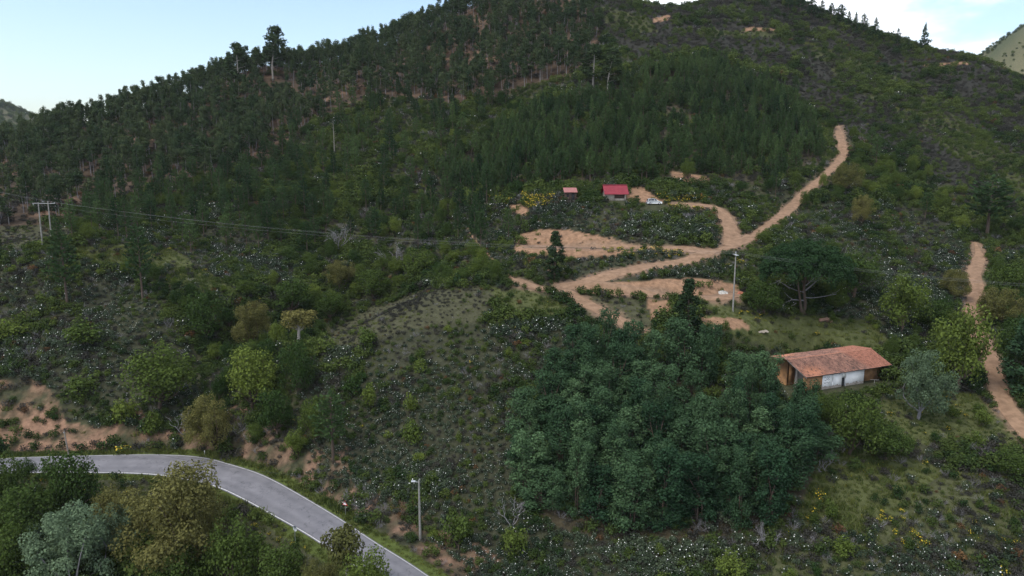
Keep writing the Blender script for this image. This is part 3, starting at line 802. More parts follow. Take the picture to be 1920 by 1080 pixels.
MIX = {  # chance of each kind at a candidate
 'mixed': (.13, .50, .17, .02, .04, 0, .12), 'euc': (.00, .08, .16, .03, .01, 0, .03), 'pine': (.03, .34, .24, .02, .01, 0, .06),
 'heath': (.03, .32, .58, .015, .02, 0, .05), 'streak': (.03, .55, .22, .01, 0, 0, .19), 'cistus': (.46, .15, .18, .02, .04, .001, .15),
 'open': (.22, .08, .20, .02, .04, .004, .42), 'heath_low': (.01, .03, .50, .02, .03, 0, .40), 'grass': (.02, .03, .06, .005, .005, .006, .85),
 'soil': (.008, .012, .02, 0, .008, 0, .06), 'grove': (.02, .14, .10, .02, .06, 0, .10), 'valley': (.17, .48, .17, .02, .03, 0, .12)}
BUILT = []           # x, y, radius kept clear
hx, hy = 57.5, 130.5
pts = {k: [] for k in SCRUB}
def clear_of(x, y, pad=0.0):
    a = bil(track_dist, GX0, GY0, 1.0, x, y) > .3 + pad
    a &= bil(road_dist, GX0, GY0, 1.0, x, y) > .5 + pad
    a &= poly_dist(x, y, HP) > .3 + pad
    for bx, by, br in BUILT:
        a &= (x - bx) ** 2 + (y - by) ** 2 > (br + pad) ** 2
    return a
def px_xy(u, v):
    h = hit(u, v); return h[0], h[1]
BUILT += [(CAR[0] - 1.8, CAR[1] - 1, 3.4), (CAR[0] - 1.8, CAR[1] - 3.6, 2.7), (SHED[0] + 2.8, SHED[1] + 2, 4.6), (SHED[0] + 2.8, SHED[1] - 1.8, 2.6), (HUT[0] + 2.2, HUT[1], 3.4), (HUT[0] + 2.2, HUT[1] - 1.6, 2.0)]
for y0, y1, st, gs in ((62, 135, .86, 1.0), (135, 215, 1.1, 1.1), (215, 340, 1.7, 1.35), (340, 620, 2.4, 1.8)):
    x, y, z = candidates(y0, y1, st)
    u, v, _ = project(x, y, z)
    k = (u > -140) & (u < 2060) & (v < 1230) & (v > -90)
    x, y, z = x[k], y[k], z[k]
    k = clear_of(x, y) & visible(x, y, z)
    x, y, z = x[k], y[k], z[k]
    zi, u, v = zone_of(x, y, z)
    prob = np.array([MIX[n] for n in ZN])[zi]
    rdv = bil(road_dist, GX0, GY0, 1.0, x, y); rup = bil(road_up, GX0, GY0, 1.0, x, y) > .5
    verge = rdv < 2.4 + fbm(x / 3, y / 3, 2, 3)
    prob[verge] = (0, .0, 0, 0, 0, .004, .9)
    below = (~rup) & (rdv >= 2.4) & (rdv < 60)
    prob[below] = (.03, .62, .05, .02, .02, .004, .18); nearb = below & (rdv < 6.5); prob[nearb] = (.01, .12, .03, 0, 0, .02, .78)
    bk = rup & (rdv >= 2.4) & (rdv < 5.6)
    prob[bk] *= .22; prob[bk, 2] += .08; prob[bk, 4] += .05
    lb = inpoly(u, v, [(-300,712),(60,715),(100,735),(130,790),(220,800),(330,822),(320,844),(-300,848)]) & ~verge
    prob[lb] *= .18; prob[lb, 2] += .07
    for poly in GORSE:
        g = inpoly(u, v, poly); prob[g, 5] = .62 if GORSE.index(poly) < 4 else .16; prob[g, 6] = .4; prob[g, :3] *= .35
    # patches: flowers and greens come in drifts
    pt = sstep(-.2, .2, fbm(x / 13, y / 13, 3, 71)); pt2 = sstep(-.2, .2, fbm(x / 10, y / 10, 3, 72))
    prob[:, 0] *= .35 + 1.2 * pt; prob[:, 1] *= .35 + 1.4 * pt2; prob[:, 2] *= 1.6 - 1.3 * pt2 + .3 * (1 - pt)
    lush = .72 + .75 * sstep(-.22, .26, fbm(x / 11, y / 11, 3, 73))
    zn0 = np.array(ZN)[zi]
    fill = np.clip(.97 - prob.sum(1), 0, 1) * ~np.isin(zn0, ('euc', 'soil', 'grove')) * ~bk * ~lb
    prob[:, 6] += fill * .62; prob[:, 2] += fill * .30; prob[:, 1] += fill * .08
    cum = np.cumsum(prob, 1); r = RNG.random(len(x))
    kind = (r[:, None] > cum).sum(1)
    for i, nm in enumerate(SCRUB):
        m = kind == i
        if m.any():
            s = gs * RNG.uniform(.65, 1.3, m.sum()) * lush[m]
            tdm = bil(track_dist, GX0, GY0, 1.0, x[m], y[m]); s = s * np.where(tdm < 3.2, .45 + .17 * np.clip(tdm, 0, 3.2), 1)
            zn = np.array(ZN)[zi[m]]
            s = np.where(zn == 'heath_low', s * .55, s)
            s = np.where(below[m], s * np.clip(.45 + rdv[m] * .09, .5, 1.5), s)
            s = np.where(np.isin(zn, ('mixed', 'valley')), s * 1.25, s)
            pts[nm].append(np.column_stack([x[m], y[m], z[m] - .06, s, np.clip(.5 + fbm(x[m] / 12, y[m] / 12, 2, 90 + i) * 1.3 + RNG.normal(size=m.sum()) * .22, 0, 1)]))

FARPTS = []
for (fx0, fx1, fy0, fy1, cnt, sz) in ((400, 1000, 640, 1150, 7500, 2.4), (-1500, -640, 900, 1700, 6500, 5.0)):
    x = RNG.uniform(fx0, fx1, cnt); y = RNG.uniform(fy0, fy1, cnt); z = ground(x, y)
    k = fbm(x / 40, y / 40, 3, 19) > (-.02 if fx0 > 0 else -.2)
    FARPTS.append(np.column_stack([x, y, z - .3, sz * RNG.uniform(.6, 1.4, cnt), RNG.random(cnt)])[k])
def stuff(name, label, A, protos, hs=1.0):
    """one object: a cloud of points that carries copies of a few plant meshes"""
    rng = np.random.default_rng(len(A))
    me = bpy.data.meshes.new(name)
    me.vertices.add(len(A)); me.vertices.foreach_set('co', A[:, :3].astype(np.float32).ravel())
    def attr(nm, ty, key, val):
        a = me.attributes.new(nm, ty, 'POINT'); a.data.foreach_set(key, val)
    rot = np.column_stack([rng.normal(size=len(A)) * .07, rng.normal(size=len(A)) * .07, rng.random(len(A)) * 6.283]).astype(np.float32)
    scl = np.column_stack([A[:, 3], A[:, 3], A[:, 3] * hs * rng.uniform(.85, 1.2, len(A))]).astype(np.float32)
    if A.shape[1] > 5: scl[:, 2] = A[:, 5]
    attr('spin', 'FLOAT_VECTOR', 'vector', rot.ravel()); attr('grow', 'FLOAT_VECTOR', 'vector', scl.ravel())
    attr('pick', 'INT', 'value', rng.integers(0, len(protos), len(A)).astype(np.int32))
    attr('tint', 'FLOAT', 'value', A[:, 4].astype(np.float32))
    o = obj(name, me)
    tag(o, label, name.replace('_', ' '), kind='stuff')
    ng = bpy.data.node_groups.new(name, 'GeometryNodeTree')
    ng.interface.new_socket('Geometry', in_out='INPUT', socket_type='NodeSocketGeometry')
    ng.interface.new_socket('Geometry', in_out='OUTPUT', socket_type='NodeSocketGeometry')
    N, L = ng.nodes, ng.links
    gi, go = N.new('NodeGroupInput'), N.new('NodeGroupOutput')
    iop = N.new('GeometryNodeInstanceOnPoints'); jn = N.new('GeometryNodeJoinGeometry')
    for pm in protos:
        po = bpy.data.objects.new(name + '_plant', pm)
        oi = N.new('GeometryNodeObjectInfo'); oi.inputs['Object'].default_value = po; oi.inputs['As Instance'].default_value = False
        g2 = N.new('GeometryNodeGeometryToInstance')
        L.new(oi.outputs['Geometry'], g2.inputs[0]); L.new(g2.outputs[0], jn.inputs[0])
    def named(nm, ty):
        a = N.new('GeometryNodeInputNamedAttribute'); a.data_type = ty; a.inputs['Name'].default_value = nm
        return a.outputs['Attribute']
    L.new(gi.outputs[0], iop.inputs['Points']); L.new(jn.outputs[0], iop.inputs['Instance'])
    iop.inputs['Pick Instance'].default_value = True
    L.new(named('pick', 'INT'), iop.inputs['Instance Index'])
    L.new(named('spin', 'FLOAT_VECTOR'), iop.inputs['Rotation']); L.new(named('grow', 'FLOAT_VECTOR'), iop.inputs['Scale'])
    L.new(iop.outputs[0], go.inputs[0])
    md = o.modifiers.new('spread', 'NODES'); md.node_group = ng
    return o
PR = {'cistus': CIS, 'green': GRN, 'heath': HEA, 'rust': RST, 'dry': DRY, 'gorse': GOR, 'grass': GRA}
SN = {'cistus': ('cistus_scrub', 'grey green cistus scrub dotted with white flowers'), 'green': ('green_scrub', 'low green scrub covering the slopes'),
      'heath': ('heath_scrub', 'dull grey purple heath scrub on the slopes'), 'rust': ('rusty_scrub', 'scattered rusty brown low scrub'),
      'dry': ('dry_brush', 'bare grey dry brush among the scrub'), 'gorse': ('gorse_patches', 'patches of yellow flowering gorse by the tracks'),
      'grass': ('grass', 'grass tufts on verges and clearings')}
for nm in SCRUB:
    A = np.concatenate(pts[nm])
    print(nm, len(A))
    stuff(SN[nm][0], SN[nm][1], A, PR[nm])

stuff('far_scrub', 'scrub and small trees on the far hills at both picture edges', np.concatenate(FARPTS), GRN)

# ------------------------------------------------------------------ trees
def plant(name, set_, loc, rz, sc, tint, label, cat, group=None, trunk=True):
    root = empty(name, loc, rz, sc)
    tag(root, label, cat, group)
    cr_ = obj('crown', set_[0], root); cr_['tint'] = float(tint)
    if trunk: obj('trunk', set_[1], root)
    return root
DIM = {}
for nm, W, H in (('EUC', 3.4, 12), ('EUCBIG', 7.5, 19), ('PINES', 3.5, 8.5), ('PINELOOSE', 5.0, 11), ('ACA', 5.2, 10.5), ('BRO', 7, 6), ('OAK', 8, 7), ('SIL', 7, 6.5), ('OPEN', 6, 6), ('BUSH_BIG', 3, 2.4), ('CYP', 4.2, 13)):
    DIM[nm] = (W, H)
SETS = {'EUC': EUC, 'EUCBIG': EUCBIG, 'PINES': PINES, 'PINELOOSE': PINELOOSE, 'ACA': ACA, 'BRO': BRO, 'OAK': OAK, 'SIL': SIL, 'OPEN': OPEN, 'BUSH_BIG': BUSH_BIG, 'CYP': CYP}
TREES = []           # x, y, radius of trees set by hand
TR_RNG = np.random.default_rng(99)
def hand(kind, i, u, v, vtop, wpx, tint, name, label, cat='tree', group=None):
    h = hit(u, v)
    while h[1] > 600:
        v += 2; h = hit(u, v)
    k = math.hypot(h[1], CAMZ - h[2]) / F
    W, H = DIM[kind]
    s = (wpx * k / W, wpx * k / W, (v - vtop) * k / H)
    TREES.append((h[0], h[1], wpx * k * .42))
    return plant(name, SETS[kind][i % len(SETS[kind])], h - np.array([0, 0, .1]), TR_RNG.random() * 6.28, s, tint, label, cat, group)
HAND = [
 # left side, above the road
 ('BRO',0,470,775,652,122,.95,'broadleaf_tree','bright green rounded tree in the gully above the road bend'),
 ('OAK',0,412,848,738,108,.55,'oak_tree','olive brown oak leaning over the road verge at the bend'),
 ('BRO',1,300,765,640,150,.45,'broadleaf_tree','large dark green bush-like tree halfway up the left slope'),
 ('BRO',2,388,640,545,88,.10,'broadleaf_tree','dark green dense round tree at the head of the left gully'),
 ('OAK',1,474,655,560,88,.45,'oak_tree','olive yellow oak in the left gully beside the open-crowned tree'),
 ('OPEN',0,560,650,582,92,.75,'open_tree','small open-crowned pale tree with bare forked trunk by the spur'),
 ('BUSH_BIG',0,231,795,744,60,.9,'round_bush','bright yellow green round bush above the left soil bank'),
 ('BUSH_BIG',1,283,818,768,46,.55,'round_bush','small green bush right of the bright round bush'),
 ('BRO',3,560,745,635,84,.05,'broadleaf_tree','dark green tree at the left foot of the spur'),
 ('BRO',0,520,820,730,84,.05,'broadleaf_tree','very dark tree filling the gully mouth above the road'),
 ('BRO',1,620,600,545,70,.2,'broadleaf_tree','dark tree hidden behind the left edge of the spur'),
 ('BRO',2,545,590,520,90,.15,'broadleaf_tree','dark tree in the gully above the open-crowned tree'),
 ('OAK',2,635,545,487,78,.35,'oak_tree','flat topped olive tree above the gully centre'),
 ('BRO',3,700,560,500,80,.3,'broadleaf_tree','green tree along the far side of the spur gully'),
 ('BRO',0,780,530,465,84,.4,'broadleaf_tree','green tree between spur gully and power line'),
 ('PINELOOSE',0,127,575,440,66,.35,'pine_tree','thin pine with bare lower trunk in front of twin poles'),
 ('PINELOOSE',1,268,565,425,60,.3,'pine_tree','thin leaning pine on the grassy left knoll'),
 ('PINES',0,110,468,405,40,.5,'pine_tree','small pine right beside the twin poles'),
 ('BUSH_BIG',2,20,640,595,70,.75,'round_bush','yellow green bush at the left edge of the flowering slope'),
 ('BUSH_BIG',3,160,650,595,80,.35,'round_bush','dull green bush in the middle of the left flowering slope'),
 ('BUSH_BIG',0,150,745,700,76,.4,'round_bush','green bush at the top of the left soil bank'),
 # spur face
 ('BUSH_BIG',1,770,835,785,52,.5,'round_bush','green round bush in the middle of the spur face'),
 ('BUSH_BIG',2,770,775,735,34,.8,'round_bush','small bright green bush on the upper spur face'),
 ('BUSH_BIG',3,697,765,715,36,.75,'round_bush','upright green bush on the left of the spur face'),
 ('BUSH_BIG',0,660,745,705,50,.05,'round_bush','dark brownish bush left on the spur face'),
 ('BUSH_BIG',1,785,700,670,40,.6,'round_bush','green bush near the top of the spur face'),
 ('BUSH_BIG',2,690,650,612,60,.35,'round_bush','green bush below the purple heath on the spur'),
 ('PINELOOSE',2,625,865,735,80,.6,'pine_tree','soft young pine at the lower left of the spur face'),
 ('BRO',2,590,830,745,60,.45,'broadleaf_tree','green tree beside the young pine above the road'),
 ('BUSH_BIG',3,860,1030,965,70,.35,'round_bush','dark green bush uphill of the street lamp'),
 ('BUSH_BIG',0,960,1040,985,60,.6,'round_bush','green bush at the bottom of the spur face'),
 # farmhouse surroundings
 ('CYP',0,1290,650,520,66,.35,'conifer_tree','tall dark conifer rising at the back of the grove'),
 ('CYP',0,1040,525,432,46,.75,'conifer_tree','single conical conifer on the upper bare terrace'),
 ('BRO',3,1432,590,525,92,.15,'broadleaf_tree','round dark tree at the right end of the sandy cut'),
 ('BRO',0,1592,852,735,112,.35,'broadleaf_tree','leafy green tree directly in front of the farmhouse door'),
 ('BRO',1,1540,800,735,70,.3,'broadleaf_tree','green tree in front of the farmhouse left corner'),
 ('SIL',0,1722,785,655,118,.15,'olive_tree','grey green olive tree at the right end of the farmhouse'),
 ('BRO',2,1795,735,572,132,.7,'broadleaf_tree','large yellow green tree beside the valley track'),
 ('BRO',3,1690,625,512,104,.55,'broadleaf_tree','green tree on the slope behind the farmhouse'),
 ('BRO',0,1750,620,560,70,.15,'broadleaf_tree','dark tree between olive tree and valley track'),
 ('BRO',1,1660,860,790,100,.2,'broadleaf_tree','dark bushy tree below the farmhouse olive tree'),
 ('BUSH_BIG',3,1835,800,765,44,.6,'round_bush','green bush on grass left of the valley track'),
 ('BUSH_BIG',2,1828,845,805,40,.5,'round_bush','round green bush low on the grassy bank by the valley track'),
 ('ACA',0,1925,735,590,110,.25,'acacia_tree','dark blue green tree right of the valley track'),
 ('BRO',2,1905,700,600,90,.12,'broadleaf_tree','dark rounded tree right of the valley track'),
 ('OAK',0,1880,610,535,90,.35,'oak_tree','olive oak right of the upper valley track'),
 ('BRO',2,1880,570,492,86,.30,'broadleaf_tree','green tree right of the upper end of the valley track'),
 ('OAK',1,1785,565,505,64,.4,'oak_tree','small olive oak left of the upper valley track'),
 ('PINELOOSE',0,1850,445,335,100,.25,'pine_tree','broad dark pine high on the right slope'),
 ('OAK',2,1618,425,365,52,.6,'oak_tree','pale olive tree on the flowering slope beside the hillside track'),
 ('OAK',0,1592,362,305,62,.3,'oak_tree','olive tree at the bend of the hillside track'),
 ('BRO',1,1545,445,420,40,.5,'broadleaf_tree','small green tree above the umbrella pine'),
 ('BRO',3,1600,560,470,110,.2,'broadleaf_tree','dark green tree right behind the umbrella pine'),
 ('BRO',0,1900,900,850,90,.25,'broadleaf_tree','dark tree at the right edge below the valley track'),
 ('BUSH_BIG',1,1585,1040,1000,54,.6,'round_bush','isolated round green bush on the lower right meadow'),
 ('BUSH_BIG',2,1557,975,935,40,.4,'round_bush','upright green bush beside the grove on the lower right meadow'),
 ('BUSH_BIG',3,1372,1085,1030,66,.75,'round_bush','bright green bush at the bottom edge below the grove'),
 ('BRO',1,1290,338,296,32,.45,'broadleaf_tree','small round tree on the bare sandy patch above the car'),
 # below the road
 ('OAK',1,300,1085,878,225,.50,'oak_tree','big golden olive cork oak below the road bend'),
 ('OAK',2,375,1075,905,130,.55,'oak_tree','second golden olive oak on the right of the big oak'),
 ('OAK',0,250,1010,905,120,.45,'oak_tree','golden olive oak on the left of the big oak'),
 ('SIL',0,150,1120,950,170,.60,'silver_tree','silver green feathery tree in the lower left corner'),
 ('SIL',1,215,1040,940,90,.5,'silver_tree','smaller silver green tree beside the big oak'),
 ('SIL',1,90,1060,965,90,.4,'silver_tree','silver green tree on the left of the feathery tree'),
 ('BRO',0,140,985,850,130,.12,'broadleaf_tree','dark wispy tree in front of the leaning road pole'),
 ('BRO',1,5,960,845,100,.25,'broadleaf_tree','dark tree at the left edge overhanging the road'),
 ('BRO',2,45,1040,905,130,.22,'broadleaf_tree','dark green tree in the lower left thicket'),
 ('BRO',3,30,1110,980,120,.3,'broadleaf_tree','green tree in the lower left corner of the picture'),
 ('BRO',1,440,1110,975,120,.35,'broadleaf_tree','green tree right of the big oak below the road'),
 ('BRO',2,520,1125,1020,110,.3,'broadleaf_tree','dark green bush-like tree at the bottom below the road sign'),
 ('OAK',2,600,1145,1055,90,.25,'oak_tree','olive bush-like tree at the bottom edge near the road'),
 ('BRO',3,335,1135,1030,120,.25,'broadleaf_tree','dark green tree at the bottom edge under the big oak'),
 ('OPEN',0,655,1118,985,92,.15,'roadside_tree','open green tree whose crown overlaps the road'),
 ('BRO',0,700,1142,1030,112,.65,'roadside_tree','leafy green tree at the bottom edge overlapping the road'),
]
for hnd in HAND:
    hand(*hnd)
big = [('EUCBIG',0,512,150,56,62,.2,'eucalyptus_tree','tallest layered eucalyptus on the left skyline'),
       ('EUCBIG',1,448,178,86,62,.2,'eucalyptus_tree','broad crowned eucalyptus on the left skyline left of the tallest'),
       ('EUCBIG',1,1112,165,88,66,.3,'eucalyptus_tree','broad dark eucalyptus high on the middle of the main hill'),
       ('EUCBIG',0,1140,172,95,60,.35,'eucalyptus_tree','second broad dark eucalyptus high on the main hill'),
       ('PINES',2,1731,98,50,19,.1,'pine_tree','lone pine standing on the right skyline')]
for k, (u, v, vt, w) in enumerate([(1478,14,-4,14),(1500,20,0,16),(1522,24,2,18),(1540,30,14,14),(1557,36,18,16),(1575,44,22,18),(1590,52,34,14),(1603,58,36,14),(1618,64,40,14),(1640,72,46,14),(1682,84,66,12)]):
    big.append(('PINES', k, u, v + 6, vt - 9, w + 5, .1, 'pine_tree', 'young pine in the thin row on the right skyline'))
for b in big:
    hand(*b, group='young pines on the right skyline' if 'thin row' in b[8] else None)
# the umbrella pine
def umbrella():
    rng = np.random.default_rng(77)
    W, H = 20.5, 17.0
    C, r = [], []
    for i in range(300):
        a = rng.random() * 6.283; q = math.sqrt(rng.random())
        rr = rng.uniform(.9, 1.55)
        z = H - rr - .5 - 4.6 * q ** 2.4 - rng.random() * 5.2 * (1 - q * .35)
        C.append((math.cos(a) * q * (W / 2 - rr), math.sin(a) * q * (W / 2 - rr), z)); r.append(rr)
    for i in range(16):
        a = rng.random() * 6.283; q = rng.uniform(.55, .95)
        C.append((math.cos(a) * q * W / 2, math.sin(a) * q * W / 2, rng.uniform(6.5, 10))); r.append(rng.uniform(.7, 1.2))
    V, Q = leaf_quads(rng, C, r, 40000, .24, up=.5, flat=.8)
    tb = MB(); tg = MB()
    P = smooth_line([[0, 0, -.6], [.1, 0, 2.5], [-.3, .2, 6], [.2, 0, 10], [0, 0, H - 2]], 4)
    tb.tube(P, np.linspace(.42, .12, len(P)), 9)
    P2 = smooth_line([[-.5, -.3, -.6], [-1.3, -.4, 3], [-1.9, 0, 7], [-2.6, .5, 12.5]], 4)
    tb.tube(P2, np.linspace(.33, .1, len(P2)), 8)
    for c in np.array(C)[rng.choice(230, 26, replace=False)]:
        z0 = rng.uniform(6.5, 11); limb(tb, [rng.normal() * .2, 0, z0], c, .15, .04, rng, bend=.07)
    for (z0, e, q) in ((5, (5.6, -2, 12.2), .17), (6, (7.6, -1, 12.8), .14), (3.6, (5.4, -2.8, 4.6), .13), (2.8, (-5.0, -3, 3.6), .17), (7, (9.5, -2, 9.6), .10), (4.6, (-7.0, -1, 7.6), .12), (8, (2.2, -3, 14), .12)):
        limb(tg, [0, 0, z0], e, q, q * .3, rng, bend=.10, k=7)
        e = np.array(e)
        for _ in range(3):
            limb(tg, e * rng.uniform(.6, .95) + np.array([0, 0, z0 * .2]), e + rng.normal(size=3) * 1.4, q * .35, .025, rng)
    return np_mesh('crown', V, Q, L_PINE), tb.mesh('trunk', bark, True), tg.mesh('dead_branches', bark_grey, True)
h = hit(1507, 588)
ucr, utr, udb = umbrella()
um = plant('umbrella_pine', (ucr, utr), h, R(10), (1, 1, 1), .08, 'huge umbrella pine with domed crown and bare grey lower branches', 'pine tree')
obj('dead_branches', udb, um)
TREES.append((h[0], h[1], 5.0))
for k, (u, v, s, lb) in enumerate([(345, 815, 1.6, 'bare whitish dead shrub beside the road verge at the bend'), (960, 985, 1.3, 'grey leafless shrub at the left foot of the grove'), (1440, 1025, 1.2, 'grey leafless shrub under the right side of the grove'), (735, 500, 2.2, 'grey leafless tree in the gully below the power line'), (635, 470, 2.6, 'tall grey leafless tree left of the gully centre'), (1545, 885, 1.3, 'pale leafless brush at the right foot of the grove')]):
    h = hit(u, v); o = tag(empty('dead_shrub', h, k * 1.3, (s, s, s)), lb, 'dead shrub'); obj('branches', BARE[k % 3], o)
h = hit(627, 292)
dt = MB(); rg = np.random.default_rng(3); dt.tube([[0, 0, -.5], [.1, 0, 6], [0, 0, 15]], [.2, .14, .03], 6)
for q in range(14):
    z0 = 3 + q * .8; a = rg.random() * 6.28; limb(dt, [0, 0, z0], [math.cos(a) * 1.3, math.sin(a) * 1.3, z0 + .7], .05, .015, rg, seg=4)
o = tag(empty('dead_tree', h), 'thin pale dead tree standing among the left hill trees', 'dead tree'); obj('trunk', dt.mesh('trunk', bark_pale, True), o)

def free_of(x, y):
    a = np.ones(len(x), bool)
    for tx, ty, tr in TREES:
        a &= (x - tx) ** 2 + (y - ty) ** 2 > tr ** 2
    return a
NOTREE = [[(-60,712),(60,715),(110,740),(220,800),(330,820),(330,848),(-60,850)], [(1785,480),(1865,480),(1862,640),(1790,640)], [(1815,700),(1890,690),(1975,850),(1960,900),(1860,850)], [(1120,372),(1260,372),(1260,405),(1120,405)], [(1040,372),(1100,372),(1100,395),(1040,395)], [(1440,700),(1680,690),(1680,760),(1440,780)]]
def spread(y0, y1, st, zones, keep, pad=1.2, lift=9.0):
    x, y, z = candidates(y0, y1, st)
    u, v, _ = project(x, y, z)
    k = (u > -160) & (u < 2080) & (v < 1240) & (v > -140)
    x, y, z = x[k], y[k], z[k]
    zi, u, v = zone_of(x, y, z)
    k = np.isin(np.array(ZN)[zi], zones)
    x, y, z, u, v = x[k], y[k], z[k], u[k], v[k]
    k = clear_of(x, y, pad) & visible(x, y, z, lift) & free_of(x, y)
    x, y, z, u, v = x[k], y[k], z[k], u[k], v[k]
    k = RNG.random(len(x)) < keep(x, y, z, u, v)
    pu_, pv_, _ = project(x, y, z)
    for poly in NOTREE: k &= ~inpoly(pu_, pv_, poly)
    return x[k], y[k], z[k], u[k], v[k]
def join2(a, b):
    """crown and trunk as one plant mesh, for the far wood"""
    out = []
    for me in (a, b):
        co = np.empty(len(me.vertices) * 3, np.float32); me.vertices.foreach_get('co', co)
        q = np.empty(len(me.loops), np.int32); me.loops.foreach_get('vertex_index', q)
        out.append((co.reshape(-1, 3), q.reshape(-1, 4)))
    V = np.concatenate([out[0][0], out[1][0]]); Q = np.concatenate([out[0][1], out[1][1] + len(out[0][0])])
    return np_mesh('plant', V, Q, [a.materials[0], b.materials[0]], np.concatenate([np.zeros(len(out[0][1])), np.ones(len(out[1][1]))]))
LANDMARKS = [('twin power poles', 90, 425), ('tallest skyline eucalyptus', 512, 110), ('open-crowned pale tree', 555, 615), ('bright green gully tree', 470, 710),
 ('red roofed shed', 1155, 358), ('white car', 1226, 378), ('umbrella pine', 1505, 505), ('farmhouse', 1565, 690), ('single power pole', 1376, 530), ('street lamp', 787, 955),
 ('big cork oak', 300, 960), ('terrace conifer', 1040, 475), ('dark grove conifer', 1290, 580), ('hillside track top', 1572, 240), ('yellow green track tree', 1795, 650),
 ('pale dead tree', 627, 250), ('triangular warning sign', 648, 950), ('left soil bank', 40, 780), ('lone skyline pine', 1731, 75), ('sandy track fork', 1060, 540), ('round bush on the meadow', 1585, 1020)]
def where(u, v):
    d = [((u - b) ** 2 + (v - c) ** 2, a, u - b, v - c) for a, b, c in LANDMARKS]
    q, a, dx, dy = min(d)
    vert = 'above' if dy < 0 else 'below'; hor = 'left of' if dx < 0 else 'right of'
    rel = vert if abs(dy) > 1.8 * abs(dx) else hor if abs(dx) > 1.8 * abs(dy) else vert + ' and ' + hor
    return ('just ' if q < 55 ** 2 else 'far ' if q > 190 ** 2 else '') + rel + ' the ' + a
def size_word(h, lo, hi):
    t = (h - lo) / (hi - lo)
    return 'tall' if t > .68 else 'short' if t < .32 else 'middling'
def tone_word(t):
    return 'light' if t > .62 else 'dark' if t < .3 else 'plain'
def forest(kind, x, y, z, u, v, hmin, hmax, wvar, name, labeler, cat, group, rest, limit=300, tb=.45):
    n_ = len(x); S = SETS[kind]; W, H = DIM[kind]
    hh = RNG.uniform(hmin, hmax, n_); ww = RNG.uniform(*wvar, n_)
    tint = np.clip(tb + fbm(x / 25, y / 25, 2, 300) * 1.0 + RNG.normal(size=n_) * .27, 0, 1)
    onframe = (u > -20) & (u < 1940) & (v > 0)
    order = np.argsort(-(hh / y) * onframe)
    for i in order[:limit]:
        plant(name, S[int(RNG.integers(len(S)))], (x[i], y[i], z[i] - .1), RNG.random() * 6.28, (ww[i], ww[i], hh[i] / H), tint[i],
              '%s %s %s %s %s' % (size_word(hh[i], hmin, hmax), 'broad' if ww[i] > (wvar[0] + wvar[1]) / 2 else 'narrow', tone_word(tint[i]), labeler, where(*project(x[i], y[i], z[i] + hh[i] * .6)[:2])), cat, group)
    rs = order[limit:]
    print(name, n_, len(rs))
    if len(rs):
        A = np.column_stack([x[rs], y[rs], z[rs] - .1, ww[rs], tint[rs], hh[rs] / H])
        stuff(rest[0], rest[1], A, [join2(*s) for s in S])

# eucalyptus plantation
x, y, z, u, v = spread(195, 640, 3.8, ('euc',), lambda x, y, z, u, v: np.clip(.80 + fbm(x / 20, y / 20, 3, 12) * 1.9, .2, .96) * np.where((u < 230) & (v > 320), .4, 1), lift=5)
forest('EUC', x, y, z, u, v, 7.5, 14.5, (.8, 1.35), 'eucalyptus_tree', 'slender eucalyptus', 'eucalyptus', 'eucalyptus trees of the hillside plantation', ('eucalyptus_wood', 'eucalyptus wood covering the upper hill to the skyline'))
# pine stand
x, y, z, u, v = spread(190, 420, 2.7, ('pine',), lambda x, y, z, u, v: np.clip(.62 + fbm(x / 12, y / 12, 3, 13) * 2.4, .08, .92))
forest('PINES', x, y, z, u, v, 4, 10, (.65, 1.25), 'pine_tree', 'young pine', 'pine tree', 'young pines of the dense pine stand', ('pine_wood', 'dense pine wood on the middle of the hill'), limit=170, tb=.55)
# scattered pines over the mixed slope
x, y, z, u, v = spread(170, 420, 6.0, ('mixed', 'cistus'), lambda x, y, z, u, v: np.where((v < 480) & (u < 960), .50, np.where((v < 420) & (u > 1400), .10, 0)) * np.where((u > 150) & (u < 560), 1.2, .8))
forest('PINELOOSE', x, y, z, u, v, 8, 13, (.6, 1.0), 'pine_tree', 'loose crowned pine', 'pine tree', 'pines scattered over the scrub slopes', ('scattered_pines', 'far pines scattered over the scrub slopes'), tb=.35, limit=110)
# broadleaf trees and tall bushes in the mixed slope and the right valley
x, y, z, u, v = spread(120, 400, 5.0, ('mixed', 'valley'), lambda x, y, z, u, v: np.where(v > 900, 0, np.where(u > 1540, .62, np.where(u < 980, .34, .05))) * np.where(y > 260, .7, 1), lift=5)
forest('BRO', x, y, z, u, v, 3.2, 6.0, (.45, .85), 'broadleaf_tree', 'green broadleaf tree', 'tree', 'broadleaf trees of gully and valley', ('broadleaf_wood', 'low broadleaf wood on the slopes'), tb=.32)
# thicket below the road
x, y, z, u, v = spread(62, 128, 4.4, ('mixed',), lambda x, y, z, u, v: np.where((bil(road_up, GX0, GY0, 1.0, x, y) < .5) & (bil(road_dist, GX0, GY0, 1.0, x, y) > 11) & (bil(road_dist, GX0, GY0, 1.0, x, y) < 90) & (u < 700), .8, 0), lift=5, pad=2)
forest('BRO', x, y, z, u, v, 2.6, 4.6, (.45, .75), 'broadleaf_tree', 'thicket tree', 'tree', 'bushy trees below the road', ('thicket', 'dark thicket below the road'), tb=.4)
# small bushes on the flowering slopes
x, y, z, u, v = spread(80, 200, 5.2, ('cistus', 'open', 'grass'), lambda x, y, z, u, v: np.where(v > 560, .42, .22) * np.where(np.abs(u - 1560) < 130, .4, 1), lift=2)
forest('BUSH_BIG', x, y, z, u, v, 1.2, 2.4, (.45, .95), 'round_bush', 'green bush', 'bush', 'round green bushes on the flowering slopes', ('round_bushes', 'round green bushes on the slopes'), tb=.4)
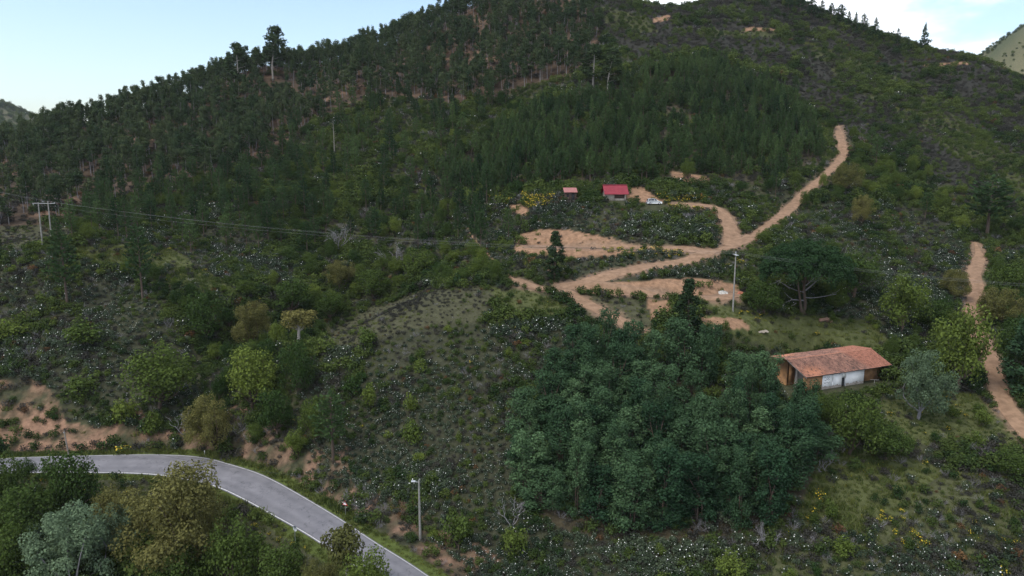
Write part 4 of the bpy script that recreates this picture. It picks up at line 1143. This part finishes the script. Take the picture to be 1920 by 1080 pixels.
# acacia grove
x, y, z, u, v = spread(80, 140, 3.0, ('grove',), lambda x, y, z, u, v: np.full(len(x), .92) * np.where((np.abs(u - 1290) < 90) & (np.abs(v - 780) < 40), .35, 1), pad=2)
forest('ACA', x, y, z, u, v, 5.5, 12.0, (.8, 1.4), 'acacia_tree', 'grove acacia', 'acacia', 'acacia trees of the grove below the farmhouse', ('grove_rest', 'rest of the acacia grove'), tb=.4)

# ------------------------------------------------------------------ farmhouse
A0, B0 = onplane(1513, 707, HOUSE_Z + 2.95), onplane(1670.5, 684, HOUSE_Z + 2.95)
HL = float(np.linalg.norm((B0 - A0)[:2])); HYAW = math.atan2(B0[1] - A0[1], B0[0] - A0[0])
house = empty('farmhouse', (A0[0], A0[1], HOUSE_Z), HYAW)
tag(house, 'long ruined farmhouse with red tile roof, orange earth walls and white plaster front', 'house')
adobe = plain('orange_earth_wall', (.19, .105, .055), .95, col2=(.40, .215, .095), scale=1.2, detail=8, bump=.5)
white = plain('flaking_white_plaster', (.78, .77, .75), .9, col2=(.88, .87, .86), scale=1.1, detail=8, bump=.25)
dark_wood = plain('weathered_wood', (.10, .085, .075), .9, scale=6)
grey_wood = plain('grey_wood', (.26, .245, .23), .9, scale=6)
grey_plaster = plain('grey_plaster', (.20, .175, .15), .95, col2=(.30, .27, .24), scale=2)
dirty = plain('stained_plaster_base', (.24, .20, .165), .95, col2=(.46, .42, .37), scale=1.6)
black = plain('dark_paint_and_shade', (.03, .03, .032), .8, noise=.1)  # paint of the scrawl; elsewhere black panels for the shade inside openings
def part(name, mb, mat, parent, smooth=False):
    return obj(name, mb.mesh(name, mat, smooth), parent)
RIDGE_Y, RIDGE_Z, REAR_Y, REAR_Z = 4.7, 4.95, 8.5, 4.55
sl = lambda y: 2.95 + (RIDGE_Z - 2.95) * y / RIDGE_Y if y < RIDGE_Y else RIDGE_Z + (REAR_Z - RIDGE_Z) * (y - RIDGE_Y) / (REAR_Y - RIDGE_Y)
def gable(x0, x1, y0, y1, drop=.12):
    ysq = [y0] + ([RIDGE_Y] if y0 < RIDGE_Y < y1 else []) + [y1]
    poly = [(y0, -.7), (y1, -.7)] + [(q, sl(q) - drop) for q in reversed(ysq)]
    return MB().prism(poly, x0, x1, 0)
part('earth_wall', MB().box((.05, .42, -.7), (4.1, .87, 2.98)), adobe, house)
ww = MB()
ww.box((4.103, .40, -.7), (6.45, .85, 2.96)); ww.box((6.45, .40, -.7), (6.72, .85, 1.15)); ww.box((6.45, .40, 1.62), (6.72, .85, 2.96)); ww.box((6.72, .40, -.7), (8.75, .85, 2.96))
ww.box((8.75, .40, 1.72), (9.72, .85, 2.96)); ww.box((9.72, .40, -.7), (14.2, .85, 2.96))
wall = part('white_wall', ww, white, house)
rg = np.random.default_rng(8)
st = MB()
for a, b in ((4.12, 8.72), (9.76, 14.18)):
    xs = np.linspace(a, b, 26); hs = .35 + .35 * rg.random(26)
    V = [(q, .392, -.6) for q in xs] + [(q, .392, hh) for q, hh in zip(xs, hs)]
    st.add(V, [(i, i + 1, 27 + i, 26 + i) for i in range(25)])
part('stain', st, dirty, wall)
mk = MB()
for pp in ([(4.5, 2.1), (4.7, 2.25), (5.0, 2.05), (5.25, 2.2)], [(4.6, 1.75), (4.9, 1.6), (5.2, 1.8), (5.5, 1.65), (5.8, 1.8)], [(4.45, 1.3), (4.8, 1.1), (5.1, 1.35)], [(5.35, 2.3), (5.45, 1.9), (5.75, 2.25)], [(5.3, 1.3), (5.6, 1.05), (5.9, 1.3)], [(7.9, 2.45), (8.3, 2.5)]):
    L = smooth_line([(a, .385, b) for a, b in pp], 4)
    mk.tube(L, .035, 4)
part('dark_scrawl', mk, black, wall)
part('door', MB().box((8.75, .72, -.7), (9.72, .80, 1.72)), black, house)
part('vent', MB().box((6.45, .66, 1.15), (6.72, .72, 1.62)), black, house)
rw = MB(); rw.box((14.2, 1.35, -.7), (14.45, 1.8, 2.96)); rw.box((15.4, 1.35, -.7), (HL - .05, 1.8, 2.96)); rw.box((14.45, 1.35, 2.0), (15.4, 1.8, 2.96)); rw.box((14.2, .853, -.7), (14.3, 1.347, 2.96))
part('recessed_wall', rw, adobe, house)
part('doorway', MB().box((14.45, 1.62, -.7), (15.4, 1.7, 2.0)), black, house)  # black panel painted as the dark interior behind the opening
part('end_wall', gable(HL - .5, HL - .048, 1.803, REAR_Y - .1), adobe, house)
part('gable_wall', gable(.05, .5, RIDGE_Y + .1, REAR_Y - .1), adobe, house)
part('inner_gable', gable(1.9, 2.2, .872, RIDGE_Y + .3), grey_plaster, house)
part('porch_side', MB().box((.503, RIDGE_Y + .1, -.7), (1.898, RIDGE_Y + .4, 4.5)), adobe, house)
part('back_wall', MB().box((.503, REAR_Y - .5, -.7), (HL - .503, REAR_Y - .12, REAR_Z - .2)), adobe, house)
part('porch_post', MB().tube([[.15, 2.6, -.6], [.12, 2.6, 3.9]], [.11, .09], 7), grey_wood, house)
part('porch_post', MB().tube([[.25, .95, -.6], [.2, .95, 3.2]], [.08, .07], 7), dark_wood, house)
part('plank_door', MB().box((1.82, 1.5, -.7), (1.88, 2.5, 1.7)), grey_wood, house)
bb = MB()
bb.prism([(-.25, 2.70), (-.25, 2.82), (RIDGE_Y, RIDGE_Z - .05), (RIDGE_Y, RIDGE_Z - .19)], -.28, -.21, 0)
part('verge_board', bb, grey_wood, house)
bb = MB()
for y in (0.1, 1.6, 3.1, 4.6):
    bb.box((-.20, y, sl(y) - .26), (2.4, y + .14, sl(y) - .13))
part('purlins', bb, dark_wood, house)
TSAG = lambda x: -.10 * np.sin(np.clip(x / HL, 0, 1) * 3.14) - .06 * np.sin(x * .9)
deck = MB()
deck.prism([(-.22, 2.82), (RIDGE_Y, RIDGE_Z - .13), (RIDGE_Y, RIDGE_Z - .07), (-.22, 2.88)], -.15, HL + .25, 0)
deck.prism([(RIDGE_Y + .003, RIDGE_Z - .13), (REAR_Y + .25, REAR_Z - .17), (REAR_Y + .25, REAR_Z - .11), (RIDGE_Y + .003, RIDGE_Z - .07)], -.15, HL + .25, 0)
roof = part('roof', deck, dark_wood, house)
tile_mat, n, l, p = new_mat('clay_roof_tiles')
va = n.new('ShaderNodeVertexColor'); va.layer_name = 'tile'
tc = n.new('ShaderNodeTexCoord'); nx = n.new('ShaderNodeTexNoise'); nx.inputs['Scale'].default_value = 5; nx.inputs['Detail'].default_value = 6
l.new(tc.outputs['Object'], nx.inputs['Vector'])
mr = n.new('ShaderNodeMapRange'); mr.inputs['From Min'].default_value = .3; mr.inputs['From Max'].default_value = .7; mr.inputs['To Min'].default_value = .65; mr.inputs['To Max'].default_value = 1.25
l.new(nx.outputs['Fac'], mr.inputs['Value'])
sc = n.new('ShaderNodeVectorMath'); sc.operation = 'SCALE'
l.new(va.outputs[0], sc.inputs[0]); l.new(mr.outputs[0], sc.inputs['Scale']); l.new(sc.outputs[0], p.inputs['Base Color'])
p.inputs['Roughness'].default_value = .9; p.inputs['Specular IOR Level'].default_value = .2
def tiles(y0, z0, y1, z1, seed):
    """rows of half-round clay tiles from the eave (y0,z0) up to (y1,z1)"""
    rng = np.random.default_rng(seed)
    d = np.array([y1 - y0, z1 - z0]); Ls = np.linalg.norm(d); d /= Ls; nn = np.array([-d[1], d[0]])
    if nn[1] < 0: nn = -nn
    V, Q, Cc = [], [], []
    nr, nc = int(Ls / .36), int((HL + .5) / .235)
    an = np.linspace(0, np.pi, 5)
    k = 0
    for r in range(nr):
        for c in range(nc):
            x0 = -.25 + c * .235 + rng.normal() * .012
            s0 = r * Ls / nr + rng.normal() * .02
            tw = rng.normal() * .05
            new = 1 / (1 + math.exp(-(x0 - HL * .70 + (r / nr - .4) * 2.0) * 3))
            t = vnoise(np.array([x0 / .8]), np.array([r * .5]), 5)[0] * .5 + rng.random() * .5
            col = (1 - new) * (np.array([.115, .066, .052]) * (1 - t) + np.array([.37, .195, .142]) * t) + new * np.array([.34, .150, .102]) * (.65 + .5 * rng.random())
            patch = math.exp(-((x0 - 2.2) / 2.2) ** 2 - ((r / nr - .18) / .28) ** 2)
            col = col * (1 - .7 * patch) + np.array([.62, .26, .14]) * .6 * patch
            if new < .5 and rng.random() < .10: col = np.array([.12, .075, .06])
            for e, rad in ((0.0, .125), (.44, .100)):
                s = s0 + e; lift = .055 * (1 - e / .44) + .02
                for q in an:
                    hx_ = math.cos(q) * rad; hz_ = math.sin(q) * rad * .85 + lift
                    xx = x0 + hx_ + tw * e
                    V.append((xx, y0 + d[0] * s + nn[0] * hz_, z0 + d[1] * s + nn[1] * hz_ + float(TSAG(xx)) * .35 + .0))
                    Cc.append(col)
            for j in range(4):
                Q.append((k + j, k + 5 + j, k + 6 + j, k + j + 1))
            k += 10
    me = np_mesh('roof_tiles', V, Q, tile_mat, smooth=True)
    a = me.color_attributes.new('tile', 'FLOAT_COLOR', 'POINT')
    a.data.foreach_set('color', np.column_stack([np.array(Cc), np.ones(len(Cc))]).astype(np.float32).ravel())
    return me
for me in (tiles(-.28, 2.90, RIDGE_Y - .05, RIDGE_Z - .04, 1), tiles(REAR_Y + .3, REAR_Z - .09, RIDGE_Y + .05, RIDGE_Z - .04, 2)):
    o = obj('roof_tiles', me, roof); o['kind'] = 'stuff'
rt = MB()
an = np.linspace(-.2, np.pi + .2, 6); rg = np.random.default_rng(4)
for i in range(int((HL + .4) / .42)):
    xa = -.22 + i * .42
    V = [(xa + e, RIDGE_Y + math.cos(q) * (.17 - e * .06), RIDGE_Z + .02 + math.sin(q) * (.15 - e * .05) + TSAG(xa) * .35 + rg.normal() * .004) for e in (0, .47) for q in an]
    rt.add(V, [(j, 6 + j, 7 + j, j + 1) for j in range(5)])
rtm = rt.mesh('ridge_tiles', plain('ridge_tiles', (.27, .12, .08), .9, col2=(.42, .20, .13), scale=2), True)
obj('ridge_tiles', rtm, roof)['kind'] = 'stuff'

# ------------------------------------------------------------------ sheds and car on the upper yard
red = plain('red_sheet_roof', (.18, .020, .030), .5, col2=(.25, .032, .044), scale=1.2)
rust = plain('rusty_sheet_roof', (.26, .105, .095), .7, col2=(.38, .17, .15), scale=2)
cream = plain('cream_wall', (.36, .31, .26), .9, scale=2)
brown = plain('brown_boards', (.075, .05, .04), .9, scale=5)
conc = plain('pale_concrete', (.24, .23, .21), .9, scale=2)
def corrugated(mb, x0, x1, ya, za, yb, zb, pitch=.25, amp=.035):
    xs = np.arange(x0, x1 + .01, pitch / 4); w = amp * np.sin((xs - x0) / pitch * 2 * np.pi)
    for dz in (0, -.03):
        V = [(a, ya, za + b + dz) for a, b in zip(xs, w)] + [(a, yb, zb + b + dz) for a, b in zip(xs, w)]
        k = len(xs)
        mb.add(V, [(i, i + 1, k + i + 1, k + i) for i in range(k - 1)])
    return mb
SH = SHED
shed = tag(empty('red_roof_shed', SH, R(4)), 'small shed with crimson corrugated metal roof and cream wall beside the pines', 'shed')
k = SH[1] / F
W_ = 38 * k
sw_ = MB(); sw_.box((0, 0, -.4), (W_ * .42, .2, 1.95)); sw_.box((W_ * .42, 0, -.4), (W_ * .92, .2, .55)); sw_.box((W_ * .42, 0, 1.55), (W_ * .92, .2, 1.95)); sw_.box((W_ * .92, 0, -.4), (W_, .2, 1.95))
part('front_wall', sw_, cream, shed)
part('window_opening', MB().box((W_ * .42, .1, .55), (W_ * .92, .16, 1.55)), brown, shed)
part('side_wall', MB().prism([(.203, -.4), (4.4, -.4), (4.4, 1.95), (2.3, 3.6), (.203, 1.95)], 0, .18, 0), cream, shed)
part('side_wall', MB().prism([(.203, -.4), (4.4, -.4), (4.4, 1.95), (2.3, 3.6), (.203, 1.95)], W_ - .18, W_, 0), cream, shed)
part('back_wall', MB().box((.183, 4.2, -.4), (W_ - .183, 4.398, 1.95)), cream, shed)
rf = part('roof', corrugated(MB(), -.55, W_ + .65, -.75, 1.72, 2.32, 4.25), red, shed)
obj('roof_sheet', corrugated(MB(), -.55, W_ + .65, 5.1, 1.85, 2.34, 4.25).mesh('roof_sheet', red), rf)
obj('ridge_cap', MB().prism([(2.05, 4.10), (2.33, 4.33), (2.6, 4.10)], -.56, W_ + .66, 0).mesh('ridge_cap', red), rf)
part('post', MB().box((-.3, -.5, -.3), (-.18, -.38, 1.8)), brown, shed)
HU = HUT
hut = tag(empty('wooden_hut', HU, R(2)), 'small dark wooden hut with rusty lean-to roof under the trees', 'hut')
W2 = 22 * HU[1] / F
hw_ = MB(); hw_.box((0, 0, -.3), (.5, .12, 2.3)); hw_.box((.5, 0, -.3), (1.15, .12, 1.0)); hw_.box((.5, 0, 1.6), (1.15, .12, 2.3)); hw_.box((1.15, 0, -.3), (1.9, .12, 2.3)); hw_.box((1.9, 0, 2.0), (2.7, .12, 2.3)); hw_.box((2.7, 0, -.3), (W2, .12, 2.3))
part('front_wall', hw_, brown, hut)
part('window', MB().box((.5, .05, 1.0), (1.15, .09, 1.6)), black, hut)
part('doorway', MB().box((1.9, .05, -.3), (2.7, .09, 2.0)), black, hut)  # black sheet standing in for shade inside the hut
hs_ = MB(); hs_.prism([(.123, -.3), (2.6, -.3), (2.6, 3.1), (.123, 2.3)], 0, .1, 0); hs_.prism([(.123, -.3), (2.6, -.3), (2.6, 3.1), (.123, 2.3)], W2 - .1, W2, 0)
part('side_walls', hs_, brown, hut)
part('back_wall', MB().box((.103, 2.5, -.3), (W2 - .103, 2.597, 3.05)), brown, hut)
part('roof', corrugated(MB(), -.25, W2 + .25, -.45, 2.28, 2.9, 3.45), rust, hut)
ra = MB()
for q in range(5): ra.box((W2 + .05 + q * .42, -.3, -.3), (W2 + .12 + q * .42, -.22, .95))
for zq in (.3, .6, .88): ra.box((W2 + .05, -.32, zq), (W2 + 1.85, -.303, zq + .1))
part('railing', ra, brown, hut)
part('step', MB().box((.2, -.8, -.3), (2.6, -.1, .12)), conc, hut)
# hatchback
CA = CAR
car = tag(empty('hatchback_car', CA + np.array([0, 0, .05]), R(184)), 'white hatchback car parked on the yard right of the red roofed shed', 'car')
car.scale = (1.04, 1.04, 1.15)
paintw = plain('white_car_paint', (.78, .79, .80), .35, noise=.02)
glass, n, l, p = new_mat('car_glass')
p.inputs['Base Color'].default_value = (.02, .024, .03, 1); p.inputs['Roughness'].default_value = .08
rubber = plain('tyre_rubber', (.02, .02, .02), .9, noise=.1)
steel = plain('wheel_steel', (.45, .45, .46), .4, metal=.6, noise=.05)
trim = plain('dark_trim', (.04, .04, .042), .7, noise=.1)
low = [(0, .32), (0.02, .62), (.12, .80), (1.0, .90), (3.75, .93), (3.96, .80), (4.0, .34)]
top = [(.95, .90), (1.62, 1.38), (2.1, 1.45), (3.1, 1.43), (3.55, 1.32), (3.88, .92)]
cb = MB()
def loft(mb, prof, y0, y1, m=0):
    n_ = len(prof)
    V = [(a, y0, b) for a, b in prof] + [(a, y1, b) for a, b in prof]
    Q = [(i, n_ + i, n_ + (i + 1) % n_, (i + 1) % n_) for i in range(n_)]
    for o_ in (0, n_):
        for i in range(1, n_ - 1): Q.append((o_, o_ + i, o_ + i + 1, o_ + i + 1))
    mb.add(V, Q, m)
loft(cb, low, -.82, .82)
n_ = len(top)
V = [(a, -.80 + .17 * (b - .9) / .55, b) for a, b in top] + [(a, .80 - .17 * (b - .9) / .55, b) for a, b in top]
Q = [(i, n_ + i, n_ + (i + 1) % n_, (i + 1) % n_) for i in range(n_)]
for o_ in (0, n_):
    for i in range(1, n_ - 1): Q.append((o_, o_ + i, o_ + i + 1, o_ + i + 1))
cb.add(V, Q)
part('body', cb, paintw, car)
for s in (-1, 1):
    for x0, x1, x2, x3, nm in ((1.22, 2.02, 2.02, 1.70, 'front_window'), (2.12, 2.95, 2.95, 2.12, 'rear_window'), (3.03, 3.62, 3.42, 3.03, 'quarter_window')):
        f_ = lambda b: s * (.815 - .17 * (b - .9) / .55)
        w4 = MB().add([(x0, f_(.97), .97), (x1, f_(.97), .97), (x2, f_(1.34), 1.34), (x3, f_(1.34), 1.34)], [(0, 1, 2, 3)])
        part(nm, w4, glass, car)
    part('bumper_strip', MB().box((.6, s * .82 - .012 * (s < 0), .50), (3.4, s * .82 + .012 * (s > 0) , .58)), trim, car)
    part('headlight', MB().box((-.012, s * .62 - .16, .60), (.05, s * .62 + .16, .74)), steel, car)
    part('tail_light', MB().box((3.95, s * .70 - .09, .62), (4.012, s * .70 + .09, .88)), plain('tail_light', (.4, .02, .02), .3), car)
part('windscreen', MB().add([(1.03, -.66, .965), (1.03, .66, .965), (1.60, .58, 1.36), (1.60, -.58, 1.36)], [(0, 1, 2, 3)]).add([(1.00, -.66, .965), (1.00, .66, .965), (1.57, .58, 1.36), (1.57, -.58, 1.36)], [(0, 1, 2, 3)]), glass, car)
part('rear_screen', MB().add([(3.87, -.62, 1.0), (3.87, .62, 1.0), (3.60, .56, 1.29), (3.60, -.56, 1.29)], [(0, 1, 2, 3)]), glass, car)
an = np.arange(16) * 2 * np.pi / 16
for x0 in (.72, 3.20):
    for s in (-1, 1):
        t_ = MB().prism([(x0 + .30 * math.cos(q), .30 + .30 * math.sin(q)) for q in an], s * .66, s * .845, 1)
        w_ = part('wheel', t_, rubber, car)
        obj('rim', MB().prism([(x0 + .18 * math.cos(q), .30 + .18 * math.sin(q)) for q in an], s * .80, s * .853, 1).mesh('rim', steel), w_)

# ------------------------------------------------------------------ poles, wires, lamp, signs
def stand(u, v):
    return hit(u, v)
def pole_h(h, v, vtop):
    return (v - vtop) * math.hypot(h[1], CAMZ - h[2]) / F
hA, hB = hit(81, 471), hit(99, 469)
ph = pole_h(hA, 471, 380)
twin = tag(empty('twin_power_pole', hA), 'pair of pale concrete power poles joined by a crossarm on the left knoll', 'power pole')
dB = hB - hA
pa_ = ray(72, 380); lean = (float(pa_[0]) * hA[1] - hA[0])
for d_, nm in ((np.zeros(3), 'pole'), (dB, 'pole')):
    part('pole', MB().tube([d_ + np.array([0, 0, -.8]), d_ + np.array([lean * .6, 0, ph])], [.22, .13], 8), conc, twin)
top0 = np.array([lean * .6, 0, ph - .25])
ax = np.array([dB[0], dB[1], 0]); ax /= np.linalg.norm(ax)
ca_ = MB(); ca_.tube([top0 - ax * 1.7, top0 + dB * np.array([1, 1, 0]) + ax * 2.0], [.06, .06], 5)
part('crossarm', ca_, steel, twin)
ins = [top0 - ax * 1.5 + np.array([0, 0, -.35]), top0 + dB * np.array([.5, .5, 0]) + np.array([0, 0, .45]), top0 + dB * np.array([1, 1, 0]) + ax * 1.8 + np.array([0, 0, .12])]
for q in ins:
    part('insulator', MB().tube([q - np.array([0, 0, .14]), q + np.array([0, 0, .22])], [.07, .05], 6), plain('insulator_glass', (.45, .48, .48), .3), twin)
INS_A = [hA + q + np.array([0, 0, .22]) for q in ins]
def power_pole(u, v, vtop, label, arm=1.1):
    h_ = hit(u, v); H_ = pole_h(h_, v, vtop)
    r_ = tag(empty('power_pole', h_), label, 'power pole')
    part('pole', MB().tube([[0, 0, -.8], [0, 0, H_]], [.19, .11], 8), conc, r_)
    part('crossarm', MB().box((-arm * .3, -arm, H_ - .38), (arm * .3, arm, H_ - .28)), steel, r_)
    tops = []
    for q in (-1, 0, 1):
        c_ = np.array([q * arm * .26, q * arm * .92, H_ - .28 + (.33 if q == 0 else 0)])
        part('insulator', MB().tube([c_, c_ + np.array([0, 0, .3])], [.06, .045], 6), plain('insulator_glass', (.45, .48, .48), .3), r_)
        tops.append(h_ + c_ + np.array([0, 0, .3]))
    return tops
INS_B = power_pole(1374, 584, 474, 'single concrete power pole at the right end of the sandy cut')
INS_C = power_pole(2190, 660, 545, 'concrete power pole beyond the right picture edge')
INS_D = power_pole(-250, 400, 300, 'concrete power pole beyond the left picture edge')
wire_m = plain('aluminium_wire', (.26, .26, .27), .5, noise=.05)
def wire(a, b, sag, label, group, r=.008, m=wire_m, name='power_line'):
    t = np.linspace(0, 1, 40)[:, None]
    P_ = a + (b - a) * t - np.array([0, 0, 1]) * sag * 4 * t * (1 - t)
    tag(obj(name, MB().tube(P_, np.full(40, r), 4).mesh(name, m)), label, 'wire', group)
NMS = ('first', 'second', 'third')
for q in range(3):
    wire(INS_A[q], INS_B[q], 2.6, '%s of three wires spanning from twin poles to the single pole' % NMS[q], 'wires of the left span')
    wire(INS_B[q], INS_C[q], 1.6, '%s of three wires running from the single pole to the right edge' % NMS[q], 'wires of the right span')
    wire(INS_D[q], INS_A[q], 1.5, '%s of three wires from the left picture edge to the twin poles' % NMS[q], 'wires of the far left span', r=.008)
# street lamp
hl = hit(788, 1012); H_ = pole_h(hl, 1012, 903) * 1.04
lamp = tag(empty('street_lamp', hl), 'tall concrete street lamp with small white head on the road bank', 'street lamp')
part('pole', MB().tube([[0, 0, -.8], [0, 0, H_]], [.20, .12], 8), conc, lamp)
part('arm', MB().tube([[0, 0, H_ - .45], [-.35, -.1, H_ - .25], [-.55, -.12, H_ - .22]], [.04, .04, .04], 5), steel, lamp)
part('lamp_head', MB().prism([(-.15, 0), (-.12, .14), (.12, .14), (.15, 0), (.08, -.06), (-.08, -.06)], -1.1, -.5, 0), plain('lamp_head', (.75, .76, .77), .5, noise=.03), lamp).location = (0, -.12, H_ - .25)
hp = hit(138, 898); H2 = pole_h(hp, 898, 806) * 1.0
pl = tag(empty('roadside_pole', hp), 'weathered leaning roadside pole behind the dark tree on the left', 'utility pole')
part('pole', MB().tube([[0, 0, -.8], [-.75, 0, H2]], [.16, .10], 8), plain('old_wood_pole', (.24, .21, .18), .9, scale=5), pl)
part('bracket', MB().box((-.9, -.08, H2 - .4), (-.6, .08, H2 - .3)), steel, pl)
wire(hp + np.array([-.75, 0, H2 - .3]), hl + np.array([0, 0, H_ - .5]), 1.9, 'dark cable hanging from the leaning roadside pole to the street lamp', None, .016, trim, 'hanging_cable')
# signs
sg_back = plain('sign_back', (.50, .53, .55), .5, noise=.06)
hs1 = onplane(554, 1020, -.15); hs1[2] = float(ground(hs1[0], hs1[1]))
s1 = tag(empty('road_sign', hs1, R(-35)), 'round edged road sign seen from its grey back beside the lower road edge', 'road sign')
part('post', MB().tube([[0, 0, -.4], [0, 0, 2.75]], [.04, .04], 6), steel, s1)
part('plate', MB().prism([(.45 * math.cos(q), 2.35 + .45 * math.sin(q)) for q in np.arange(8) * math.pi / 4 + math.pi / 8], .05, .07, 1), sg_back, s1)
hs2 = hit(648, 967)
s2 = tag(empty('road_sign', hs2, R(-20)), 'triangular red bordered warning sign on the grass verge across the road', 'road sign')
part('post', MB().tube([[0, 0, -.4], [0, 0, 2.45]], [.035, .035], 6), steel, s2)
tri = lambda r_: [(r_ * math.cos(q), 2.1 + r_ * math.sin(q)) for q in (R(90), R(210), R(330))]
pt_ = part('plate', MB().prism(tri(.55), -.07, -.05, 1), plain('sign_red', (.45, .03, .03), .5), s2)
obj('field', MB().prism(tri(.36), -.078, -.072, 1).mesh('field', plain('sign_white', (.70, .68, .68), .5)), pt_)
hs3 = hit(384, 853)
s3 = tag(empty('marker_post', hs3), 'short white marker post on the outer verge of the road bend', 'marker post')
part('post', MB().prism([(-.06, -.05), (.06, -.05), (.06, .05), (-.06, .05)], -.3, .85, 2), plain('marker_white', (.7, .7, .68), .6), s3)
part('band', MB().prism([(-.064, -.054), (.064, -.054), (.064, .054), (-.064, .054)], .55, .7, 2), trim, s3)
# odds and ends
def lump(name, u, v, w, d, h_, mat, label, cat, seed, nblk=9):
    q0 = hit(u, v); r_ = tag(empty(name, q0), label, cat); rng = np.random.default_rng(seed)
    for i in range(nblk):
        a = rng.uniform(-.5, .5, 2) * (w, d) * .8; s = rng.uniform(.12, .3, 3) * (w, w, h_ * 2)
        mb = MB(); mb.prism([(s[0] * math.cos(t) * rng.uniform(.75, 1.1), s[1] * math.sin(t) * rng.uniform(.75, 1.1)) for t in np.arange(6) * math.pi / 3], -.2, s[2], 2)
        o_ = part('piece', mb, mat, r_); o_.location = (a[0], a[1], rng.uniform(0, h_ * .25)); o_.rotation_euler = (rng.normal() * .2, rng.normal() * .2, rng.random() * 6)
lump('rubble_heap', 1356, 550, 2.2, 1.2, .7, plain('white_rubble', (.40, .38, .35), .9), 'pale heap of rubble and sheeting at the foot of the sandy cut', 'rubble', 1)
lump('brick_heap', 1387, 552, 1.3, 1.0, .8, plain('broken_bricks', (.34, .13, .08), .9), 'small heap of red bricks beside the single power pole', 'bricks', 2, 7)
lump('board_heap', 1430, 621, 2.0, .9, .25, plain('pale_boards', (.30, .26, .21), .9), 'heap of pale broken boards on the grass behind the grove', 'boards', 3, 8)
lump('log_heap', 1545, 600, 3.4, 1.6, .6, plain('brown_logs', (.20, .12, .085), .9), 'low brown heap beneath the umbrella pine', 'wood heap', 4, 8)  # log pile, built from loose brown pieces
lump('stone', 1277, 337, 1.0, .7, .7, plain('white_stone', (.62, .60, .56), .9), 'white stone on the bare sandy patch above the car', 'stone', 5, 3)
wt = hit(1112, 379)
tk = tag(empty('water_tank', wt), 'small white water tank standing between hut and red roofed shed', 'tank')
part('tank', MB().tube([[0, 0, .0], [0, 0, .1], [0, 0, 1.0], [0, 0, 1.25], [0, 0, 1.3]], [.5, .55, .55, .3, .02], 12), plain('white_plastic', (.72, .72, .70), .5, noise=.04), tk, True)
part('lid', MB().tube([[0, 0, 1.28], [0, 0, 1.4], [0, 0, 1.41]], [.2, .2, .01], 10), plain('tank_lid', (.6, .6, .58), .5), tk)
cl_ = hit(1638, 729)
tp = tag(empty('washing_line_post', cl_), 'grey T-shaped washing line post in front of the farmhouse right end', 'post')
part('post', MB().tube([[0, 0, -.4], [.05, 0, 1.75]], [.05, .04], 6), grey_wood, tp)
part('crossbar', MB().tube([[-.75, 0, 1.72], [.85, 0, 1.66]], [.035, .035], 5), grey_wood, tp)

# ------------------------------------------------------------------ haze
hb = MB(); hb.box((-9500, -1100, float(TZ.min()) - 1), (9500, 7200, float(max(TZ.max(), 200)) + 30))
hm, n, l, p = new_mat('haze_air')
n.remove(p)
pv_ = n.new('ShaderNodeVolumePrincipled')
pv_.inputs['Color'].default_value = (.92, .95, 1.0, 1); pv_.inputs['Density'].default_value = .000045; pv_.inputs['Anisotropy'].default_value = .2
l.new(pv_.outputs[0], n['Material Output'].inputs['Volume'])
hz = tag(obj('haze', hb.mesh('haze', hm)), 'thin bluish haze over the hills', 'haze', kind='stuff')
